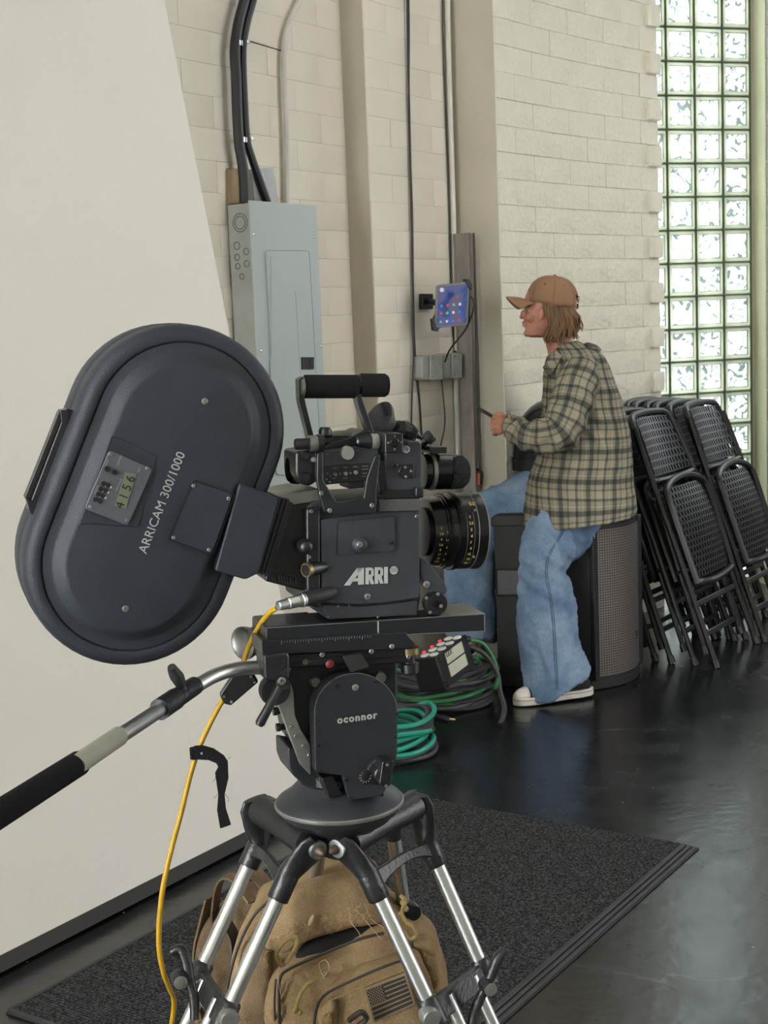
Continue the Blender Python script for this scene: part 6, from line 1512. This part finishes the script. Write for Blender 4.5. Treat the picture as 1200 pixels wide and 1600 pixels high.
# ---- jeans
J = Soft()
J.limb([(925, 786, 5.36, 30, .10), (902, 806, 5.28, 46, .105), (870, 836, 5.19, 49, .100), (853, 862, 5.13, 40, .092), (848, 892, 5.11, 36, .088), (851, 925, 5.10, 42, .092), (854, 960, 5.10, 46, .098), (857, 1000, 5.09, 47, .100), (866, 1040, 5.08, 49, .102), (870, 1070, 5.07, 52, .106), (872, 1080, 5.07, 52, .106)], 5, 28)
J.limb([(915, 780, 5.40, 34, .11), (870, 776, 5.42, 48, .112), (810, 800, 5.43, 53, .105), (765, 815, 5.43, 47, .098), (739, 838, 5.43, 41, .092), (735, 880, 5.43, 40, .088), (735, 930, 5.42, 39, .088), (736, 980, 5.42, 40, .088), (736, 1000, 5.41, 40, .086)], 5, 28)
J.rings([(745, 880, 972, 5.33, .17), (790, 872, 975, 5.33, .18), (806, 890, 960, 5.33, .15)], 24)
def wrink_j(co, n):
    q = co * 7; a = noise.noise(V((q.x * .8, q.y * .8, q.z * 1.9))); b = noise.noise(V((q.x * 2.6 + q.z * 2.2, q.y * 2, q.z * 4.0 - q.x * 1.5)) + V((7, 3, 1)))
    w = .0
    for (px_, py_, Y, s_) in ((880, 886, 5.10, 1.0), (770, 862, 5.43, 1.0), (846, 898, 5.03, .7)):
        d_ = (co - aty(px_, py_, Y)); w += s_ * math.exp(-(d_.length / .16) ** 2) * sin(d_.z * 95 + d_.x * 60 + 2 * noise.noise(co * 9)) * .0032
    hem_ = V((0, 0, max(0, (co.x - aty(850, 1080, 5.07).x)) * .40 * max(0, 1 - co.z / .22))) if co.y < 5.27 else V((0, 0, 0))
    return hem_ + n * (a * .004 + max(0, 1 - abs(noise.noise(V((co.x * 11 + co.z * 2.5, co.y * 11, co.z * 3.2)))) * 3.2) ** 2 * .009 + max(0, 1 - abs(b) * 3) ** 2 * .004 + w)
jn = J.melt('jeans', M['denim'], man, .008, 4, post=wrink_j)
# double stitched side seam lying on the near leg
jm = jn.data; off_ = WM[jn].translation
bv_ = BVHTree.FromPolygons([v.co + off_ for v in jm.vertices], [tuple(p.vertices) for p in jm.polygons])
def onto(bvh, x, y, lift=.001):
    d_ = ray(x, y).normalized(); h = bvh.ray_cast(CAM, d_)
    return h[0] - d_ * lift if h[0] else None
seam = [(893, 807), (882, 826), (872, 843), (857, 870), (854, 898), (860, 934), (865, 975), (868, 1030), (871, 1078)]
sp2 = catmull([V((x, y, 0)) for x, y in seam], 5)
for dx in (-1.6, 1.6):
    pts = [onto(bv_, p.x + dx, p.y, .0012) for p in sp2]; pts = [p for p in pts if p]
    mb = MB(); mb.tube(pts, .0014, 5); mb.build('side_seam', mat('seam_blue', (74, 92, 120), .9), man)
# ---- shirt
T_ = Soft()
T_.rings([(533, 872, 903, 5.35, .070), (541, 868, 918, 5.34, .105), (550, 862, 934, 5.335, .145), (564, 855, 946, 5.33, .185), (590, 851, 957, 5.33, .205), (630, 849, 970, 5.33, .200), (670, 848, 979, 5.33, .192), (710, 842, 984, 5.33, .192), (745, 828, 987, 5.33, .205),
          (780, 821, 991, 5.325, .232, 778), (819, 816, 992, 5.310, .262, 796)], 40, 2.3)
T_.limb([(912, 572, 5.20, 27, .060), (901, 600, 5.155, 32, .078), (890, 640, 5.12, 33, .080), (874, 672, 5.10, 33, .076), (850, 682, 5.10, 28, .068), (822, 680, 5.13, 24, .058), (805, 669, 5.165, 19, .050), (794, 664.5, 5.18, 17.5, .046)], 5, 24, u0=.03, v0=.02)
T_.limb([(905, 575, 5.47, 27, .06), (890, 610, 5.52, 30, .075), (876, 650, 5.55, 30, .075), (858, 684, 5.55, 28, .068), (830, 684, 5.49, 23, .055), (803, 669, 5.41, 18, .046), (796, 666, 5.39, 17, .044)], 5, 24)
def wrink_t(co, n):
    q = co * 6; a = noise.noise(V((q.x, q.y, q.z * .7))); b = noise.noise(V((q.x * 3.2 + q.z * 1.5, q.y * 2, q.z * 1.8)) + V((2, 9, 4)))
    w = 0
    for (px_, py_, Y, s_, ax_, az_) in ((866, 690, 5.03, 1.1, 80, -70), (812, 672, 5.10, 1.0, 120, 10), (925, 690, 5.12, .9, 70, 60), (945, 610, 5.15, .7, 60, 50), (880, 620, 5.06, .5, 90, 40)):
        d_ = co - aty(px_, py_, Y); w += s_ * math.exp(-(d_.length / .13) ** 2) * sin(d_.x * ax_ + d_.z * az_ + 3 * noise.noise(co * 8)) * .0068
    return n * (a * .007 + (1 - abs(b) * 2) ** 3 * .0035 + w)
def hem_cut(bm):
    hp_ = aty(820, 800, 5.33); hq = aty(992, 787, 5.33); nrm_ = (hq - hp_).cross(V((0, 1, 0))).normalized()
    if nrm_.z > 0: nrm_ = -nrm_
sh = T_.melt('shirt', M['plaid'], man, .0075, 3, post=wrink_t, label='green and tan plaid flannel shirt')
st_m = sh.data; bvs = BVHTree.FromPolygons([v.co + WM[sh].translation for v in st_m.vertices], [tuple(p.vertices) for p in st_m.polygons])
def flap(name, quad, th, m_=M['plaid'], n=8, bulge_=.0, parent=man):
    """a soft cloth piece between four world points"""
    a, b, c, d_ = [V(x) for x in quad]; P = []; nn_ = (b - a).cross(d_ - a).normalized()
    for i in range(n + 1):
        s_ = i / n; P.append([(a * (1 - s_) + b * s_) * (1 - j / n) + (d_ * (1 - s_) + c * s_) * (j / n) + nn_ * (bulge_ * sin(pi * s_) * sin(pi * j / n) * 1 + noise.noise(V((s_ * 3, j / n * 3, a.z * 9))) * .004) for j in range(n + 1)])
    mb = MB(); mb.grid(P); uvl_ = mb.bm.loops.layers.uv.new('UVMap')
    for f in mb.bm.faces:
        for lp in f.loops: lp[uvl_].uv = (lp.vert.co.x + lp.vert.co.y * .5, lp.vert.co.z)
    return mb.build(name, m_, parent, solid=th, angle=180)
Ys = 5.33
# collar standing round the neck, its fold and the open front
mb = MB(); ring1, ring2, ring3 = [], [], []
for i in range(25):
    a = -2.55 + 5.1 * i / 24                  # open towards the front (-x)
    cx_, sy_ = cos(a), sin(a)
    base = aty(884, 548, Ys); top_ = aty(883, 535, Ys)
    ring1.append(base + V((cx_ * .062, sy_ * .082, -.012 * (1 - cx_)))); ring2.append(top_ + V((cx_ * .056, sy_ * .072, -.016 * (1 - cx_)))); ring3.append(base + V((cx_ * .088, sy_ * .108, -.030 * (1 - cx_) * .8 - .006)))
mb.grid([ring1, ring2, ring3]); uvl_ = mb.bm.loops.layers.uv.new('UVMap')
for f in mb.bm.faces:
    for lp in f.loops: lp[uvl_].uv = (lp.vert.co.x * 1.4 + lp.vert.co.y, lp.vert.co.z)
mb.build('collar', M['plaid'], man, solid=.004, sub=1, angle=180)
mb = MB(); mb.ell(aty(924, 543, 5.30), V((.032, .01, -.012)), V((0, .085, 0)), V((.006, 0, .0140)), 16, 8)
for v in mb.bm.verts: v.co += noise.noise_vector(v.co * 25) * .005
uvl_ = mb.bm.loops.layers.uv.new('UVMap')
for f in mb.bm.faces:
    for lp in f.loops: lp[uvl_].uv = (lp.vert.co.x + lp.vert.co.y, lp.vert.co.z)
mb.build('hood_fold', M['plaid'], man, angle=180)
flap('lapel', [aty(868, 548, 5.21), aty(878, 556, 5.20), aty(858, 592, 5.18), aty(848, 574, 5.23)], .003, bulge_=.006)
mb = MB(); mb.tube([aty(795, 664.5, 5.18) + (V((.0, sin(a) * .049, cos(a) * .043))) for a in [2 * pi * i / 20 for i in range(20)]], .0055, 8, closed=True)
uvl_ = mb.bm.loops.layers.uv.new('UVMap')
for f in mb.bm.faces:
    for lp in f.loops: lp[uvl_].uv = (lp.vert.co.x, lp.vert.co.z)
mb.build('cuff', M['plaid'], man, angle=180)
# ---- cap
M['cap'] = mat('faded_tan_cap', (150, 108, 87), .9, c2=(112, 92, 60), vs=9, vamt=.25, bs=.2, bscale=300)
mb = MB(); rings = []
for j in range(12):
    f = j / 11 * pi / 2; r_ = cos(f); h = sin(f)
    ring = []
    for i in range(32):
        a = 2 * pi * i / 32
        xf, xb = aty(821, 471, YH), aty(903, 482, YH); c = (xf + xb) / 2; L2 = (xb - xf) / 2
        topc = aty(866, 431.5, YH); upv = topc - c
        ring.append(c + L2 * cos(a) * r_ ** .8 * -1 + V((0, 1, 0)) * sin(a) * .088 * r_ ** .8 + upv * h ** .92 + V((.004 * h, 0, 0)))
    rings.append(ring)
Rg = mb.loft(rings, caps=False)
# back opening above the strap
kill = [f for f in mb.bm.faces if f.calc_center_median().x > aty(889, 470, YH).x and aty(880, 479, YH).z < f.calc_center_median().z < aty(890, 461, YH).z and abs(f.calc_center_median().y - YH) < .045]
bmesh.ops.delete(mb.bm, geom=kill, context='FACES')
cap = mb.build('cap', M['cap'], man, solid=.003, angle=60, label='faded tan baseball cap')
mb = MB(); P = []
for i in range(13):
    s_ = i / 12; a = -1.15 + 2.3 * s_; row = []
    for j in range(7):
        t_ = j / 6; b0 = aty(824, 469, YH); tip = aty(790, 464, YH)
        ext = (tip - b0) * (cos(a * .85)) * t_ ; y_ = sin(a) * (.090 - .022 * t_)
        q = b0 + V((.030 * (1 - cos(a)) , y_, 0)) + ext + V((0, 0, -(.016 + .038 * t_) * (sin(a)) ** 2 + .004 * sin(pi * t_)))
        row.append(q)
    P.append(row)
mb.grid(P); mb.build('brim', M['cap'], cap, solid=.0055, sub=1, angle=180)
mb = MB(); mb.sph(aty(867, 431.2, YH), .006, 10, 6); mb.build('top_button', M['cap'], cap)
for (x, y) in ((851.5, 443.5), (880.5, 447)):
    q = aty(x, y, YH - .065); mb = MB(); mb.sph(q, .0032, 8, 6); mb.build('eyelet', mat('eyelet_dark_%d' % x, (82, 60, 44), .8), cap)
for a in (1.5, .6, 2.4, -1.5):
    mb = MB(); pts = []
    for j in range(9):
        f = j / 8 * pi / 2; r_ = cos(f); h = sin(f); xf, xb = aty(821, 471, YH), aty(903, 482, YH); c = (xf + xb) / 2; L2 = (xb - xf) / 2; upv = aty(866, 431.5, YH) - c
        pts.append(c - L2 * cos(a) * r_ ** .8 * 1.01 - V((0, 1, 0)) * sin(a) * .0895 * r_ ** .8 + upv * h ** .92 + V((.004 * h, 0, 0)))
    mb.tube(pts, .0012, 5); mb.build('panel_seam', mat('cap_seam_%d' % int(a * 10), (108, 82, 58), .9), cap)
mb = MB(); mb.tube(catmull([aty(884, 484.5, YH - .055), aty(893, 484, YH - .040), aty(901, 482, YH - .010), aty(902, 481, YH + .02)], 5), .0045, 6); mb.build('cap_strap', mat('yellow_tan_strap', (178, 142, 76), .7), cap)
# ---- hair: locks from under the cap to the collar
rn = random.Random(11)
mb = MB(); mb.ell(aty(873, 494, YH), (.058, 0, 0), (0, .083, 0), (.0, 0, .052), 20, 12); mb.ell(aty(878, 512, YH), (.046, 0, 0), (0, .070, 0), (.0, 0, .040), 16, 10)
for v in mb.bm.verts: v.co += noise.noise_vector(v.co * V((40, 40, 8))) * .006
hr = mb.build('hair', M['hair'], man, label='shoulder length brown blond hair')
mb = MB()
for i in range(230):
    near = rn.random() < .72; side_y = (-1 if near else 1)
    x0 = rn.uniform(848, 897); t0 = (x0 - 848) / 49
    y0 = 477 + 7 * t0 + rn.uniform(-3, 3)
    yd = side_y * (.085 * math.sqrt(max(.05, 1 - (2 * t0 - .75) ** 2 * .55))) * rn.uniform(.80, 1.02)
    xe = x0 + rn.uniform(-8, 8) + (10 if t0 > .6 else 0); ye = 517 + 12 * rn.random() + (6 if .1 < t0 < .6 else 0) - (12 if t0 > .8 else 0)
    if x0 < 856: xe = x0 + 10 + rn.uniform(0, 6); ye = 524 + 10 * rn.random()
    xm = (x0 + xe) / 2 + rn.uniform(-2, 5) + 3; ym = (y0 + ye) / 2
    P = [aty(x0, y0, YH + yd), aty(xm, ym, YH + yd * 1.03), aty(xe - 1, ye - 5, YH + yd * .93), aty(xe + rn.uniform(-4, 5), ye + 3, YH + yd * .86)]
    cp2 = catmull(P, 3); r0 = rn.uniform(.0022, .0046)
    mb.tube(cp2, [r0 * (1 - .75 * (k_ / (len(cp2) - 1)) ** 2) for k_ in range(len(cp2))], 5)
for i in range(16):                          # wisps out of the cap's opening
    P = [aty(889, 470, YH + rn.uniform(-.03, .03)), aty(898 + rn.uniform(-2, 3), 463 + rn.uniform(-3, 4), YH + rn.uniform(-.04, .02)), aty(903 + rn.uniform(-3, 3), 470 + rn.uniform(-6, 6), YH + rn.uniform(-.04, .02))]
    mb.tube(catmull(P, 3), .0024, 5)
o = mb.build('hair_locks', M['hair'], hr); o['kind'] = 'stuff'
# ---- shoes
M['canvas_black'] = mat('black_canvas', (30, 32, 34), .85); M['sole'] = mat('white_rubber_sole', (218, 212, 204), .55, c2=(196, 188, 178), vs=20)
def shoe(toe, heel, yaw_y, wd):
    """toe and heel world points of the sole's underside; the foot points from heel to toe"""
    ax_ = (toe - heel); L_ = ax_.length; ax_ = ax_.normalized(); sd = V((0, 1, 0)); sd = (sd - ax_ * sd.dot(ax_)).normalized(); up_ = ax_.cross(sd); up_ = up_ if up_.z > 0 else -up_
    outl = [(0, .30), (.06, .72), (.2, .86), (.4, .80), (.6, .92), (.75, 1.0), (.88, .86), (.96, .55), (1.0, .2)]
    def off(s_, z): return heel + ax_ * L_ * s_ + up_ * z
    left = [(s_, w * wd) for s_, w in outl]
    def lp_(z, k_, bend=True): 
        pts = [(s_, w * k_) for s_, w in left] + [(s_, -w * k_) for s_, w in reversed(left)]
        return [off(s_, z - (.0)) + sd * w + V((0, 0, max(0, .72 - s_) * .0)) for s_, w in pts]
    mb = MB(); mb.loft([lp_(0, .94), lp_(.004, 1.0), lp_(.026, 1.0), lp_(.028, .97)]); so = mb.build('shoe_sole', M['sole'], man, bevel=.0015, label='white rubber shoe sole')
    mb = MB(); pts = lp_(.020, 1.01); mb.tube(pts, .0012, 4, closed=True); mb.build('sole_stripe', M['canvas_black'], so)
    rows = [(.02, .030, .60, .034), (.12, .070, .80, .040), (.30, .085, .86, .042), (.48, .072, .84, .040), (.62, .058, .86, .036), (.76, .046, .88, .030), (.90, .036, .74, .022), (.98, .020, .35, .012)]
    mb = MB(); rings = []
    for s_, h, w, _ in rows:
        rings.append([off(s_, .022) + sd * cos(t) * wd * w + up_ * sin(t) * h for t in [pi * i / 10 for i in range(11)]])
    mb.loft(rings); up2 = mb.build('shoe_upper', M['canvas_black'], man, sub=1, angle=80, label='black canvas shoe upper')
    mb = MB(); rings = []
    for s_, h, w in ((.80, .044, .90), (.88, .038, .80), (.95, .030, .60), (1.0, .014, .30)):
        rings.append([off(s_, .022) + sd * cos(t) * wd * w * 1.02 + up_ * sin(t) * (h + .002) for t in [pi * i / 10 for i in range(11)]])
    mb.loft(rings); mb.build('toe_cap', M['sole'], up2, sub=1, angle=80, label='white toe cap')
    for i in range(3):
        s_ = .56 + i * .07; mb = MB(); mb.tube([off(s_, .022 + .060 - i * .006) + sd * a * wd for a in (-.5, 0, .5)], .002, 5); mb.build('lace', M['canvas_black'], up2)
t0 = onz(803, 1103.5); h0 = aty(925, 1083, 5.12)
t0.z = .004
shoe(t0, h0, 0, .046)
t1 = aty(692, 1062, 5.38); t1.z = .005; h1 = aty(752, 1022, 5.42)
shoe(t1, h1, 0, .046)
# ---- phone in the hands
pa_, pb_ = aty(757, 643.5, 5.27), aty(787, 661, 5.27); ax_ = (pb_ - pa_).normalized(); dn_ = ax_.cross(V((0, 1, 0)))
ph = thing('phone', 'dark phone held in the hands of the man in the cap', 'phone', (pa_ + pb_) / 2)
mb = MB(); mb.box((pa_ + pb_) / 2, (pb_ - pa_) * .85, V((0, .037, 0)), dn_ * .0062); mb.build('phone_case', M['softblack'], ph, bevel=.003)
sg_ = 1 if dn_.z > 0 else -1
mb = MB(); mb.box((pa_ + pb_) / 2 + dn_ * sg_ * .0064, (pb_ - pa_) * .80, V((0, .034, 0)), dn_ * .0004); mb.build('phone_screen', mat('dark_phone_glass', (20, 26, 32), .1), ph)
